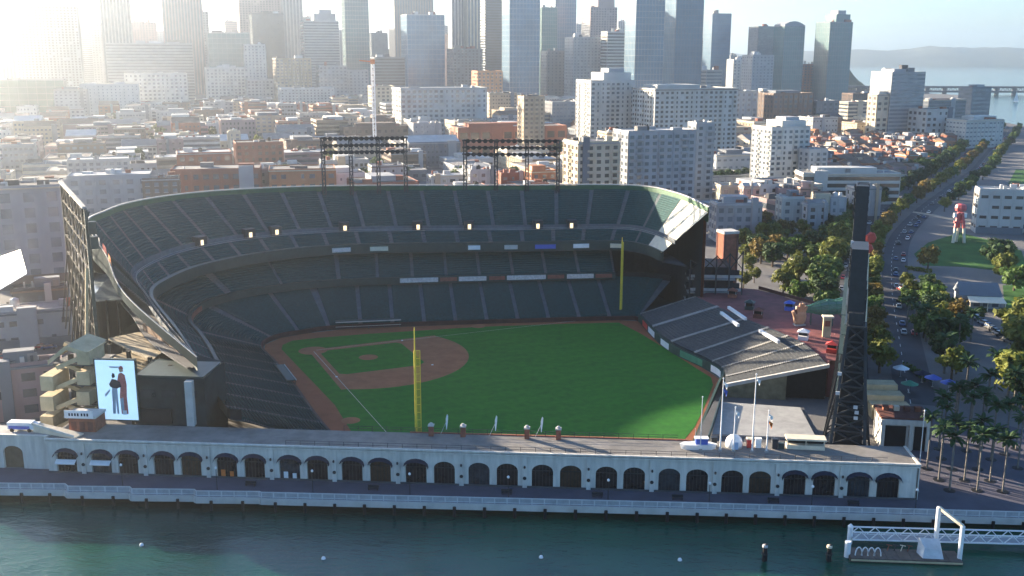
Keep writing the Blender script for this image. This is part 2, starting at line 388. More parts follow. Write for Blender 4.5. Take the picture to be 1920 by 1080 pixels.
# worn dirt strips along the base lines
for (u0, v0, u1, v1) in ((3, -.2, 27, -.2), (-.2, 3, -.2, 27)):
    pass
for (u, v) in ((27.43, 0), (27.43, 27.43), (0, 27.43)):
    c = FP(u, v); mb = MB().box(c[0], c[1], .09, .5, .5, .12, math.radians(28)); o = mb.build('base_bag', m_white)
    tag(o, {27.43: 'white canvas base bag at first base', 0: 'white canvas base bag at third base'}[u] if v != 27.43 or u == 0 else 'white canvas base bag at second base', 'base')
bags = [o for o in bpy.data.objects if o.name.startswith('base_bag')]
bags[0]['label'] = 'white base bag where the right foul line meets the infield arc'; bags[1]['label'] = 'white base bag at the far point of the infield diamond'; bags[2]['label'] = 'white base bag on the left foul line beside the infield'

# ================================================================== THE BALLPARK
def resample(pts, n):
    P = [np.array(p, float) for p in pts]; d = [0.0]
    for i in range(len(P)-1): d.append(d[-1]+float(np.linalg.norm(P[i+1]-P[i])))
    out = []
    for k in range(n):
        s = d[-1]*k/(n-1); i = max(0, min(len(P)-2, int(np.searchsorted(d, s, side='right'))-1))
        t = (s-d[i])/(d[i+1]-d[i]); out.append(P[i]+(P[i+1]-P[i])*t)
    return out, d[-1]
def outward(path):
    ns = []
    for i in range(len(path)):
        a = path[max(i-2, 0)]; b = path[min(i+2, len(path)-1)]; t = (b-a)/np.linalg.norm(b-a); ns.append(np.array([-t[1], t[0]]))
    return ns
wallp, WL = resample(catmull(WALLP, 8), 161); wn = outward(wallp)
class Loft:
    """a seating tier between a front and a rear curve; z follows prof(t)"""
    def __init__(s, F, R, zF, zR): s.F, s.R, s.zF, s.zR = F, R, zF, zR; s.n = len(F)
    def at(s, u, t, dz=0.0):
        x = u*(s.n-1); i = min(int(x), s.n-2); k = x-i
        f = s.F[i]*(1-k)+s.F[i+1]*k; r = s.R[i]*(1-k)+s.R[i+1]*k
        zr = s.zR[i]*(1-k)+s.zR[i+1]*k; p = f*(1-t)+r*t
        return (float(p[0]), float(p[1]), s.zF+(zr-s.zF)*t+dz)
def tier(root, name, lf, t0, t1, rows, u0, u1, n_ais, seat_m, label=None, back_wall=0.0, jump=0.0, aisle_m=None, ais_w=1.3, segs=7, back=.90, raked=False):
    """stepped concrete terrace (part) with its seat blocks and stair aisles (sub-parts)"""
    ln = 0.0; pr = None
    for k in range(60):
        p = np.array(lf.at(u0+(u1-u0)*k/59, t0)[:2])
        if pr is not None: ln += float(np.linalg.norm(p-pr))
        pr = p
    half = 0.5*ais_w/ln*(u1-u0)
    N = n_ais*segs
    mb = MB()
    for r in range(rows):
        ta, tb = t0+(t1-t0)*r/rows, t0+(t1-t0)*(r+1)/rows
        us = [u0+(u1-u0)*i/N for i in range(N+1)]
        A = [(lf.at(u, ta)[0], lf.at(u, ta)[1], lf.at(u, ta)[2]+jump) for u in us]
        B = [(lf.at(u, tb)[0], lf.at(u, tb)[1], lf.at(u, ta)[2]+jump) for u in us]
        C = [(b[0], b[1], lf.at(u, tb)[2]+jump) for b, u in zip(B, us)]
        mb.strip(B, A); mb.strip(C, B)
    deck = mb.build(name, m_terrace, root, world=True, label=label)
    for a in range(n_ais):
        ua, ub = u0+(u1-u0)*a/n_ais+half, u0+(u1-u0)*(a+1)/n_ais-half
        sm = MB()
        us = [ua+(ub-ua)*i/segs for i in range(segs+1)]
        for r in range(rows):
            ta = t0+(t1-t0)*(r+0.30)/rows; tb = t0+(t1-t0)*(r+0.80)/rows; tz = t0+(t1-t0)*r/rows
            z = [lf.at(u, tz)[2]+jump for u in us]
            P = [lf.at(u, ta) for u in us]; Q = [lf.at(u, tb) for u in us]
            pan0 = [(p[0], p[1], h+.42) for p, h in zip(P, z)]; pan1 = [(q[0], q[1], h+.46) for q, h in zip(Q, z)]
            Rr = [lf.at(u, t0+(t1-t0)*(r+0.92)/rows) for u in us]
            top = [(q[0], q[1], h+back) for q, h in zip(Rr, z)]; low = [(p[0], p[1], h+.1) for p, h in zip(P, z)]
            if raked:
                e0 = [lf.at(u, t0+(t1-t0)*(r+.03)/rows) for u in us]; e1 = [lf.at(u, t0+(t1-t0)*(r+1)/rows) for u in us]; dz_ = lf.at(ua, t0+(t1-t0)*(r+1)/rows)[2]-lf.at(ua, tz)[2]
                E0 = [(p[0], p[1], h+.42) for p, h in zip(e0, z)]; E1 = [(p[0], p[1], h+.27+dz_) for p, h in zip(e1, z)]; E2 = [(p[0], p[1], h+.30) for p, h in zip(e0, z)]
                sm.strip(E1, E0); sm.strip(E0, E2); continue
            sm.strip(pan1, pan0); sm.strip(top, pan1); sm.strip(pan0, low)
        sm.build('seat_section', seat_m, deck)  if False else sm.build('seat_section', seat_m, deck, world=True)
    for a in range(n_ais+1):
        um = u0+(u1-u0)*a/n_ais; ua, ub = max(u0, um-half), min(u1, um+half)
        if ub-ua < half*1.5: ub = min(u1, ua+half); ua = ub-half
        sm = MB()
        for r in range(rows*2):
            ta, tb = t0+(t1-t0)*r/(rows*2), t0+(t1-t0)*(r+1)/(rows*2)
            h = lf.at(um, ta)[2]+jump+(.62 if raked else .19)
            p = [lf.at(ua, ta), lf.at(ub, ta), lf.at(ub, tb), lf.at(ua, tb)]
            sm.quad(*[(q[0], q[1], h) for q in p])
            h0 = h-.45; sm.quad((p[0][0], p[0][1], h0), (p[1][0], p[1][1], h0), (p[1][0], p[1][1], h), (p[0][0], p[0][1], h))
        sm.build('aisle', aisle_m or m_aisle, deck, world=True)
    return deck
m_aisle = mat('aisle_concrete', (0.11, 0.125, 0.14), 0.9, 0.2, 0.2, 0.5)

m_terrace = mat('terrace_concrete', (0.032, 0.056, 0.068), 0.9, 0.15, 0.25, 0.4)
stand = thing('grandstand', 'dark green three-tier ballpark grandstand curving round the diamond', 'grandstand', (-100, 130, 0))
# lower bowl
lowR = [p+n_*24.0 for p, n_ in zip(wallp, wn)]
for i in range(26):                       # the east end is squeezed by the arcade
    k = 1-i/26.0; lowR[i] = wallp[i]+wn[i]*(24.0-1.5*k)
lowR = [np.array([p[0]-(max(0.0, 10.4-p[1])*.35), max(p[1], 10.4)]) for p in lowR]
low = Loft([p+n_*0.6 for p, n_ in zip(wallp, wn)], lowR, 1.3, [9.0]*161)
tier(stand, 'lower_bowl', low, 0.0, 1.0, 28, 0.0, 1.0, 22, m_seat)
# padded field wall, in panels
m_pad = mat('wall_padding', (0.055, 0.022, 0.020), 0.7, 0.3, 0.3, 0.4)
fw = MB(); A = [(p[0], p[1], 0.0) for p in wallp]; B = [(p[0], p[1], 1.35) for p in wallp]; C = [(p[0]+n_[0]*.5, p[1]+n_[1]*.5, 1.35) for p, n_ in zip(wallp, wn)]
fw.strip(B, A); fw.strip(C, B); fw.build('field_wall', m_pad, stand, world=True)
# club deck
cl = slice(26, 157)
clubF = [p+n_*20.0 for p, n_ in zip(wallp, wn)][cl]; clubR = [p+n_*32.0 for p, n_ in zip(wallp, wn)][cl]
club = Loft(clubF, clubR, 11.0, [18.0]*len(clubF))
tier(stand, 'club_deck', club, 0.0, 1.0, 12, 0.0, 1.0, 16, m_seat)
def fascia(root, name, lf, t, z0, z1, m, u0=0.0, u1=1.0, out=0.0, n=90, cap=None, label=None):
    us = [u0+(u1-u0)*i/n for i in range(n+1)]; mb = MB()
    P = [lf.at(u, t-out) for u in us]
    lo = [(p[0], p[1], z0) for p in P]; hi = [(p[0], p[1], z1) for p in P]; mb.strip(hi, lo)
    Pb = [lf.at(u, t+(cap or 0.04)) for u in us]; bk = [(p[0], p[1], z1) for p in Pb]; bl = [(p[0], p[1], z0) for p in Pb]
    mb.strip(bk, hi); mb.strip(lo, bl); mb.strip(bl, bk)
    return mb.build(name, m, root, world=True, label=label)
fascia(stand, 'club_fascia', club, 0.0, 9.6, 11.9, m_steel_green, out=.03)
# club soffit and its dark suites behind
def back_face(root, name, lf, t, z0, z1, m, u0=0.0, u1=1.0, n=90):
    us = [u0+(u1-u0)*i/n for i in range(n+1)]; mb = MB(); P = [lf.at(u, t) for u in us]
    mb.strip([(p[0], p[1], z1) for p in P], [(p[0], p[1], z0) for p in P]); return mb.build(name, m, root, world=True)
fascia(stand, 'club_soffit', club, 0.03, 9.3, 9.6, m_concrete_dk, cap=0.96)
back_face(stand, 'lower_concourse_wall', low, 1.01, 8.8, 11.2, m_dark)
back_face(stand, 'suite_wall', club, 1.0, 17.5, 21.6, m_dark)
# upper deck
UF = [(-80, 8), (-95, 33.5), (-107, 52.6), (-115, 66.6), (-118.6, 80), (-117.4, 101.4), (-111, 117), (-102.8, 128.1), (-90, 138.5), (-70, 145.5), (-21, 153.0), (10, 158.2), (20, 152.0), (25.2, 139)]
UR = [(-80.6, 8.4, 22.4), (-105.5, 31, 30), (-122, 57, 34), (-139, 83, 37), (-143.5, 103.5, 37), (-144, 123, 37), (-137, 141, 37), (-125, 154, 37), (-105.6, 164.5, 37), (-80, 171.3, 37), (-25, 177.5, 37), (15.9, 181.4, 37), (31.0, 161.3, 37), (38.6, 126.5, 37)]
ufs = [np.array(p) for p in catmull(UF, 10)]; urs = [np.array(p) for p in catmull(UR, 10)]
_cum = np.concatenate([[0.0], np.cumsum([float(np.linalg.norm((ufs[i+1]+urs[i+1][:2]-ufs[i]-urs[i][:2])/2)) for i in range(len(ufs)-1)])])
def UST(k):
    """place of control station k along the deck, as a share of its length"""
    return float(np.interp(k*10, range(len(_cum)), _cum)/_cum[-1])
_ix = [float(np.interp(_cum[-1]*i/170, _cum, range(len(_cum)))) for i in range(171)]
def _lerp(L_, x): i = min(int(x), len(L_)-2); return L_[i]*(1-(x-i))+L_[i+1]*(x-i)
ufs, urs = [_lerp(ufs, x) for x in _ix], [_lerp(urs, x) for x in _ix]
up = Loft(ufs, [p[:2] for p in urs], 21.6, [float(p[2]) for p in urs])
B_T = 0.27
U_END = max(i/400 for i in range(300, 399) if PJ(*up.at(i/400, .75))[0] < 1262)
ud = tier(stand, 'upper_box_tier', up, 0.0, B_T-.02, 5, UST(.5), U_END, 25, m_seat)
ut = tier(stand, 'upper_deck', up, B_T+.055, 1.0, 17, UST(1.5), U_END, 23, m_seat, jump=0.0)
# walkway between the two upper tiers, and the low wall above it with lit tunnel mouths
wk = MB(); us = [0.02+0.975*i/120 for i in range(121)]
A = [lf_ for lf_ in (up.at(u, B_T-.02) for u in us)]; B = [(*up.at(u, B_T+.055)[:2], up.at(u, B_T-.02)[2]) for u in us]; C = [up.at(u, B_T+.055) for u in us]
C = [(c[0], c[1], c[2]+.5) for c in C]
wk.strip(B, A); wk.strip(C, B); wk.build('cross_aisle', m_aisle, stand, world=True)
# rail in front of the cross aisle
wk = MB()
for z in (.55, 1.05):
    for i in range(120):
        p, q = up.at(us[i], B_T-.03), up.at(us[i+1], B_T-.03); wk.bar((p[0], p[1], p[2]+z), (q[0], q[1], q[2]+z), .09)
wk.build('aisle_rail', m_concrete, stand, world=True)
fascia(stand, 'upper_fascia', up, 0.0, 19.4, 22.6, m_steel_green, 0.01, 1.0, out=.02, n=140)
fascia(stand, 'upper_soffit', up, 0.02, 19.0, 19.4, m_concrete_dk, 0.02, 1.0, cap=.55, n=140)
# painted rim at the top of the deck
m_rim = mat('rim_green', (0.03, 0.10, 0.05), 0.6, 0.3, 0.2, 0.5)
mb = MB(); us2 = [UST(3)+(.995-UST(3))*i/150 for i in range(151)]
P0_ = [up.at(u, 1.0) for u in us2]; P1_ = [up.at(u, 1.03) for u in us2]
lo = [(p[0], p[1], p[2]-.2) for p in P0_]; hi = [(p[0], p[1], p[2]+1.7) for p in P0_]; bk = [(q[0], q[1], p[2]+1.7) for p, q in zip(P0_, P1_)]; bl = [(q[0], q[1], p[2]-3) for p, q in zip(P0_, P1_)]
mb.strip(hi, lo); mb.strip(bk, hi); mb.strip(bl, bk); mb.build('rim_parapet', m_rim, stand, world=True)
mb = MB()
for i in range(0, 150): mb.bar((P1_[i][0], P1_[i][1], P0_[i][2]+1.95), (P1_[i+1][0], P1_[i+1][1], P0_[i+1][2]+1.95), .55, .3)
mb.build('rim_coping', m_concrete_lt, stand, world=True)
# outer brick wall down to the street
mb = MB(); us3 = [UST(2.8)+(.985-UST(2.8))*i/100 for i in range(101)]
P = [up.at(u, 1.035) for u in us3]; Q = [up.at(u, 1.09) for u in us3]
mb.strip([(p[0], p[1], 35.5) for p in P], [(p[0], p[1], 0) for p in P]); mb.strip([(p[0], p[1], 0) for p in Q], [(p[0], p[1], 35.5) for p in Q]); mb.strip([(p[0], p[1], 35.5) for p in Q], [(p[0], p[1], 35.5) for p in P])
mb.build('outer_wall', m_brick, stand, world=True)
mb = MB(); P = [up.at(u, 1.02) for u in us3]; mb.strip([(p[0], p[1], 35) for p in P], [(p[0], p[1], 0) for p in P]); mb.build('rear_liner', m_steel_dark, stand, world=True)
# flank wall under the tapering end of the upper deck, first-base side
m_flank = mat('flank_panels', (0.020, 0.034, 0.038), 0.95, 0.04, 0.25, 0.3)
mb = MB(); us4 = [UST(3)*i/24 for i in range(25)]
P = [up.at(u, 1.0) for u in us4]
mb.strip([(p[0], p[1], p[2]-(1.6 if i < 10 else 1.6+.42*(i-10))) for i, p in enumerate(P)], [(p[0], p[1], p[2]+.7) for p in P]); mb.build('deck_flank', m_flank, stand, world=True)
mb = MB()
for i in range(24):
    p, q = P[i], P[i+1]; mb.bar((p[0], p[1], p[2]+.9), (q[0], q[1], q[2]+.9), .2, .2)
mb.build('deck_edge_rail', m_concrete_lt, stand, world=True)
# ribbon boards on the club fascia
m_rib_w = mat('ribbon_white', (0.55, 0.50, 0.48), 0.6, 0.3, 0.3, 1.5)
m_rib_r = mat('ribbon_rust', (0.22, 0.075, 0.055), 0.6, 0.3, 0.3, 1.0)
def on_fascia(lf, u0, u1, z0, z1, m, name, d=.06, n=8):
    mb = MB(); us = [u0+(u1-u0)*i/n for i in range(n+1)]; P = [lf.at(u, -d) for u in us]; Q = [lf.at(u, -d+.02) for u in us]
    mb.strip([(p[0], p[1], z1) for p in P], [(p[0], p[1], z0) for p in P]); mb.strip([(p[0], p[1], z1) for p in Q], [(p[0], p[1], z1) for p in P])
    return mb.build(name, m, stand, world=True)
def u_of(lf, px, z, t=0.0):
    """parameter of a tier's front curve that shows at photo column px"""
    best = min((abs(PJ(*lf.at(i/600, t)[:2], z)[0]-px)+(1e3 if PJ(*lf.at(i/600, t)[:2], z)[1] > 600 else 0), i) for i in range(601)); return best[1]/600
for a, b in ((750, 822), (860, 912), (950, 1022), (1062, 1112)): on_fascia(club, u_of(club, a, 10.8), u_of(club, b, 10.8), 10.1, 11.6, m_rib_w, 'ribbon_board')
for a, b in ((825, 856), (916, 946), (1026, 1058), (1116, 1148)): on_fascia(club, u_of(club, a, 10.8), u_of(club, b, 10.8), 10.2, 11.5, m_rib_r, 'ribbon_board')
on_fascia(club, 0.16, 0.34, 9.8, 11.3, m_rib_r, 'ribbon_board', n=30)
for a, b, m_ in ((620, 657, m_rib_w), (693, 728, m_cream), (876, 900, m_white), (945, 970, m_concrete_lt), (1004, 1043, m_blue), (1076, 1106, m_white), (1146, 1168, m_cream)):
    on_fascia(up, u_of(up, a, 21), u_of(up, b, 21), 20.2, 21.6, m_, 'fascia_sign', d=.04)
# added glowing panels imitate sunlight coming through the tunnel mouths of the cross aisle
m_sun_glow = mat('tunnel_sun_glow', (0.9, 0.7, 0.4), 0.6, 0.2, 0.05, 1, emit=(1.0, 0.74, 0.42), estr=.32)
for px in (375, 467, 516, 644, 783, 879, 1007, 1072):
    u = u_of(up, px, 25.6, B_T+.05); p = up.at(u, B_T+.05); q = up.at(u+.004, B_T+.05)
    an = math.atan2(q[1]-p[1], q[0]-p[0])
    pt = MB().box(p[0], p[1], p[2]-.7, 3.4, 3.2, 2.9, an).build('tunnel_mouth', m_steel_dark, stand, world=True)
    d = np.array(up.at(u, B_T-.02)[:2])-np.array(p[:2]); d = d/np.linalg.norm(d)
    MB().box(p[0]+d[0]*1.68, p[1]+d[1]*1.68, p[2]-.5, 1.1, .12, 1.7, an).build('sun_glow_panel', m_sun_glow, pt, world=True)
# seat-colour banners hung on the rim over first base
for nm, px, py, m_, lab in (('flag_banner', 184, 463, m_white, 'white cloth banner on the west rim of the upper deck, topmost of three'), ('flag_banner', 193, 482, m_red, 'red cloth banner on the west rim between a white one and an orange one'),
                       ('flag_banner', 208, 501, m_orange, 'orange cloth banner on the west rim of the upper deck, lowest of three')):
    best = min((abs(PJ(*up.at(i/2000, 1.0))[1]-py), i) for i in range(0, 520)); p = up.at(best[1]/2000, .98); q = up.at(best[1]/2000+.012, .98)
    mb = MB()
    for k in range(6):
        a = [p[j]+(q[j]-p[j])*k/6 for j in range(3)]; b = [p[j]+(q[j]-p[j])*(k+1)/6 for j in range(3)]; w = .25*math.sin(k*2.1); w2 = .25*math.sin((k+1)*2.1)
        mb.quad((a[0]+w, a[1], a[2]+.4), (b[0]+w2, b[1], b[2]+.4), (b[0], b[1], b[2]+2.6), (a[0], a[1], a[2]+2.6))
        mb.quad((a[0]+.1, a[1], a[2]+2.6), (b[0]+.1, b[1], b[2]+2.6), (b[0]+w2+.1, b[1], b[2]+.4), (a[0]+w+.1, a[1], a[2]+.4))
    tag(mb.build(nm, m_), lab, 'banner', 'banners on the rim')
# dugouts
for lab, pts in (('long white-roofed dugout sunk into the stand on the first-base side', [(-74.5, 57.5), (-81.5, 70.5)]), ('long dark-roofed dugout with a pale edge behind third base', [(-78, 116.3), (-58, 121.4)])):
    a, b = np.array(pts[0]), np.array(pts[1]); t = (b-a)/np.linalg.norm(b-a); nn = np.array([-t[1], t[0]]); c = (a+b)/2; L_ = float(np.linalg.norm(b-a)); an = math.atan2(t[1], t[0])
    D = thing('dugout', lab, 'dugout', (float(c[0]), float(c[1]), 0), an)
    MB().box(0, .9, 2.35, L_, 2.2, .28).build('roof', m_steel_green, D)
    MB().box(0, 3.0, .1, L_, .3, 2.2).build('back_wall', m_dark, D); MB().box(0, 2.2, .1, L_-1, .5, .5).build('bench', m_cream, D)
    for k in range(5): MB().box(-L_/2+.4+(L_-.8)*k/4, -.2, .04, .15, .15, 2.3).build('post', m_steel_green, D)
    r = MB(); r.bar((-L_/2, -.3, 1.0), (L_/2, -.3, 1.0), .1); r.bar((-L_/2, -.42, 2.5), (L_/2, -.42, 2.5), .14, .3); r.build('front_rail', m_concrete_lt, D)

# ------------------------------------------------------------------ left-field end of the grandstand
le = thing('stand_end_tower', 'dark steel end structure of the stand with stacked terraces by the brick tower', 'building', (44, 150, 0))
prv = None
for z0, h, y in ((0, 4.2, 0), (4.6, 3.6, .8), (8.6, 3.8, 1.8), (12.8, 3.8, 2.6)):
    MB().box(43-y*.4, 146+y*1.5, z0, 18-y, 20-y, .45).build('floor_slab', m_concrete, le, world=True)
    MB().box(43-y*.4, 148+y*1.5, z0+.47, 16-y, 15, h-.5).build('storey', m_dark, le, world=True)
    for k in range(4):
        MB().box(35.5+4.7*k, 139.8+y*1.5-y*.5+1.2, z0+.6, 3.4, .25, h-1.3).build('window', m_glass_dk, le, world=True)
    mb = MB(); mb.bar((34.5, 136.6+y*1.5, z0+1.5), (51.5, 136.6+y*1.5, z0+1.5), .18, .9); mb.build('balustrade', m_concrete_lt if z0 else m_concrete, le, world=True)
for k in range(5):
    mb = MB(); mb.bar((34.6+k*4.2, 137.2, 0), (34.6+k*4.2, 138.8, 20+k*.8), .45); mb.build('steel_post', m_steel_dark, le, world=True)
mb = MB()
for k in range(4):
    mb.bar((34.6+k*4.2, 138.4, 17), (38.8+k*4.2, 138.6, 20.5+k*.8), .3); mb.bar((34.6+k*4.2, 138.6, 20+k*.8), (38.8+k*4.2, 138.6, 17.2), .3)
mb.build('bracing', m_steel_tan, le, world=True)
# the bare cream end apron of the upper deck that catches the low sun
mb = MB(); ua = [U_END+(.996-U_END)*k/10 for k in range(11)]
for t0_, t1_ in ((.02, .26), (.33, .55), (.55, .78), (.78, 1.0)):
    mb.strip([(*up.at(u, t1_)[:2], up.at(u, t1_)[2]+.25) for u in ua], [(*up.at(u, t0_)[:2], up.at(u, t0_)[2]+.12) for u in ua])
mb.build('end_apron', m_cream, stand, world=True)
c = W(1365, 432, 25.0)
bt = thing('brick_tower', 'square red brick tower with pale cap beside the end of the stand', 'tower', (c[0], c[1], 0), math.radians(20))
MB().box(0, 0, 0, 5.4, 5.4, 24.2).build('shaft', m_brick, bt); MB().box(0, 0, 24.2, 5.9, 5.9, .9).build('cap', m_concrete_lt, bt)
for s in (-1, 1):
    for t_ in (-1, 1): MB().box(s*2.5, t_*2.5, 0, .7, .7, 24.0).build('corner_pier', m_brick_dk, bt)

# ------------------------------------------------------------------ bleachers, centre-field concourse
bl = thing('bleachers', 'grey raked bleacher bank beyond the centre-field wall', 'bleachers', (45, 95, 0))
bF = [np.array(p) for p in catmull([(18.6, 133), (24.9, 104), (34.2, 85), (37.8, 74), (36.4, 60)], 8)]
bR = [np.array(p) for p in catmull([(36.0, 131.5), (46.5, 107), (55.0, 90), (60.0, 76), (61.6, 58)], 8)]
blf = Loft(bF, bR, 2.7, [9.2]*len(bF))
tier(bl, 'bench_bank', blf, 0.0, 1.0, 22, 0.0, 1.0, 7, m_seat2, ais_w=1.1, raked=True, aisle_m=m_concrete)
m_wallg = mat('outfield_wall', (0.022, 0.055, 0.045), 0.7, 0.3, 0.3, 0.5)
cf = resample(catmull(CFW, 8), 60)[0]
mb = MB(); A = [(p[0], p[1], 0) for p in cf]; B = [(p[0], p[1], 2.6) for p in cf]; n_ = [-q for q in outward(cf)]
C = [(p[0]-q[0]*.6, p[1]-q[1]*.6, 2.6) for p, q in zip(cf, n_)]
mb.strip(B, A); mb.strip(C, B); mb.build('outfield_wall', m_wallg, bl, world=True)
for a, b, m_ in ((3, 6, m_red), (6.5, 10, m_white), (13, 16, m_white), (19, 24, m_green_sign), (26, 29, m_white), (36, 38, m_blue)):
    mb = MB(); P = []
    for k in range(5):
        x = a+(b-a)*k/4; i = int(x); f = x-i; p = cf[i]*(1-f)+cf[i+1]*f; q = n_[i]; P.append((p[0]+q[0]*.12, p[1]+q[1]*.12))
    mb.strip([(p[0], p[1], 2.3) for p in P], [(p[0], p[1], .4) for p in P]); mb.build('wall_sign', m_, bl, world=True)
# end wall and the dark opening under the bank
mb = MB(); pf = [blf.at(1.0, k/10) for k in range(11)]
mb.strip([(p[0], p[1]-.05, 0) for p in pf[:7]], [(p[0], p[1]-.05, p[2]) for p in pf[:7]]); mb.build('end_wall', mat('olive_wall', (0.16, 0.15, 0.10), .9, .2, .35, .5), bl, world=True)
mb = MB(); mb.strip([(p[0], p[1]+2.2, 0) for p in pf[6:]], [(p[0], p[1]+2.2, p[2]) for p in pf[6:]]); mb.build('service_opening', m_dark, bl, world=True)
mb = MB(); mb.strip([(p[0], p[1]-.25, p[2]-.1) for p in pf], [(p[0], p[1]-.25, p[2]+.8) for p in pf]); mb.strip([(p[0], p[1]-.25, p[2]+.8) for p in pf], [(p[0], p[1]+.5, p[2]+.8) for p in pf]); mb.build('edge_parapet', m_concrete_lt, bl, world=True)
for q in ((1432, 1462, 632),):
    pass
for a, b in (((1366, 578), (1398, 600)), ((1425, 622), (1460, 643)), ((1352, 588), (1384, 612))):
    p, q = W(*a, 9.6), W(*b, 9.6); mb = MB(); mb.bar((p[0], p[1], 9.9), (q[0], q[1], 9.9), .8, .8); mb.build('white_counter', m_white, bl, world=True)
m_redpave = mat('red_paving', (0.17, 0.055, 0.055), 0.85, 0.3, 0.3, 0.3, 0.1)
cc = thing('outfield_concourse', 'raised red-paved concourse behind the bleachers', 'terrace', (60, 110, 0))
mb = MB(); mb.prism([(36.2, 132.5), (47.3, 107.4), (56.0, 90.3), (61.0, 76), (62.3, 62), (68.5, 62), (76, 98), (77, 118), (58, 146), (46, 150)], 0.0, 8.9); mb.build('paving', m_redpave, cc, world=True)
rim = [(62.3, 61.4), (69, 61.4), (76.6, 98), (77.6, 118), (58.4, 146.6)]
for a, b in zip(rim, rim[1:]):
    mb = MB(); mb.bar((*a, 9.4), (*b, 9.4), .35, 1.1); mb.build('parapet', m_brick_dk, cc, world=True)
# lower terrace by the right-centre corner
lt = thing('corner_terrace', 'flat light grey terrace roof below the bleachers by the flagpoles', 'terrace', (38, 30, 0))
mb = MB(); mb.prism([(22.3, 10.2), (52, 10.2), (52, 40), (31.5, 43)], 0, 4.6); mb.build('podium', m_concrete_dk, lt, world=True)
mb = MB(); mb.prism([(28.4, 20.0), (50.5, 19.0), (51, 39), (32.5, 41.5)], 4.6, 5.0); mb.build('roof_slab', m_concrete, lt, world=True)
mb = MB(); mb.bar((27.2, 16, 5.6), (33, 42, 5.6), .3, 1.2); mb.build('balustrade', m_steel_green, lt, world=True)

# ================================================================== THE WATERFRONT ARCADE
AH = 7.3
ar = thing('arcade', 'long pale stone arcade with arched openings along the port walk', 'arcade', (0, 0, 0))
AX0, AX1 = -110.5, 66.0
arch_px = [125, 190, 240, 307, 358, 425, 477, 543, 595, 660, 713, 780, 833, 898, 951, 1017, 1070, 1137, 1189, 1255, 1307, 1373, 1425, 1490, 1545, 1610, 1665]
def wall_x(px, z=2.5, y=0.0):
    lo, hi = -160.0, 110.0
    for _ in range(40):
        m_ = (lo+hi)/2
        if PJ(m_, y, z)[0] < px: lo = m_
        else: hi = m_
    return (lo+hi)/2
AXS = [wall_x(p) for p in arch_px]; HW, SPR = 2.15, 3.5
def arch_pts(cx, w=HW, spr=SPR, rise=1.5, n=10):
    return [(cx-w, 0.0)]+[(cx-w*math.cos(math.pi*i/n), spr+rise*math.sin(math.pi*i/n)) for i in range(n+1)]+[(cx+w, 0.0)]
def wall_with_arches(x0, x1, xs, name, root, y=0.0, th=.7, top=AH):
    """front skin with real arched holes, reveals and a solid head, as one wall piece per bay"""
    edges = [x0]+[(a+b)/2 for a, b in zip(xs, xs[1:])]+[x1]
    for i, c in enumerate(xs):
        l, r = edges[i]+.004, edges[i+1]-.004; mb = MB(); pts = arch_pts(c); n = len(pts)
        # left and right piers, and the head above the curve
        mb.quad((l, y, 0), (c-HW, y, 0), (c-HW, y, SPR), (l, y, SPR)); mb.quad((c+HW, y, 0), (r, y, 0), (r, y, SPR), (c+HW, y, SPR))
        cur = pts[1:-1]
        for a, b in zip(cur, cur[1:]): mb.quad((a[0], y, a[1]), (b[0], y, b[1]), (b[0], y, top), (a[0], y, top))
        mb.quad((l, y, SPR), (c-HW, y, SPR), (c-HW, y, top), (l, y, top)); mb.quad((c+HW, y, SPR), (r, y, SPR), (r, y, top), (c+HW, y, top))
        for a, b in zip(pts, pts[1:]): mb.quad((a[0], y, a[1]), (a[0], y+th, a[1]), (b[0], y+th, b[1]), (b[0], y, b[1]))
        bay = mb.build(name, m_stone, root)
        # recessed leaf: dark glazed screen with bars
        sc_ = MB(); q = arch_pts(c, HW, SPR, 1.5); sc_.add([(p[0], y+th-.12, p[1]) for p in q], [tuple(range(n))]); sc_.build('arch_screen', (m_screen, m_screen2, m_screen, m_screen3)[(i*7+i//3) % 4], bay)
        gb = MB()
        for k in (-.66, -.33, 0, .33, .66): gb.box(c+HW*k, y+th-.2, 0, .09, .09, SPR+1.5*math.sqrt(1-k*k))
        gb.box(c, y+th-.2, SPR-.1, HW*2, .12, .16); gb.build('arch_grille', m_steel_dark, bay)
    return edges
m_screen2 = mat('arch_glazing_warm', (0.055, 0.034, 0.022), 0.3, 0.5, 0.6, 0.8)
m_screen3 = mat('arch_glazing_cool', (0.035, 0.045, 0.055), 0.2, 0.6, 0.6, 0.8)
m_screen = mat('arch_glazing', (0.018, 0.017, 0.020), 0.25, 0.5, 0.5, 0.6)
edges = wall_with_arches(AX0, AX1, AXS, 'arcade_bay', ar)
mb = MB(); mb.prism([(AX0, .75), (AX1, .75), (AX1, 9.6), (AX0, 9.6)], .02, 6.9); mb.build('arcade_core', m_dark, ar)
mb = MB(); mb.box((AX0+AX1)/2, 4.9, 6.95, AX1-AX0, 9.5, .35); mb.build('walkway', mat('walkway_paving', (0.19, 0.18, 0.165), .9, .2, .3, .2, .1), ar)
mb = MB(); mb.box((AX0+AX1)/2, -.12, 6.75, AX1-AX0+.4, .5, .3); mb.box((AX0+AX1)/2, -.16, 7.32, AX1-AX0+.5, .6, .25); mb.build('cornice', m_stone, ar)
mb = MB(); mb.box((AX0+AX1)/2, -.1, 0, AX1-AX0, .25, .35); o = mb.build('plinth', m_concrete_dk, ar)
for xe in (AX1+.01, ):
    mb = MB(); mb.box(xe, 4.8, 0, .5, 9.6, 7.5); mb.build('end_wall', m_stone, ar)
# brick field-side wall of right field, with its padded green face
mb = MB(); mb.box(-7, 9.75, 0.03, 58, .5, 7.45); mb.build('right_field_wall', m_brick, ar)
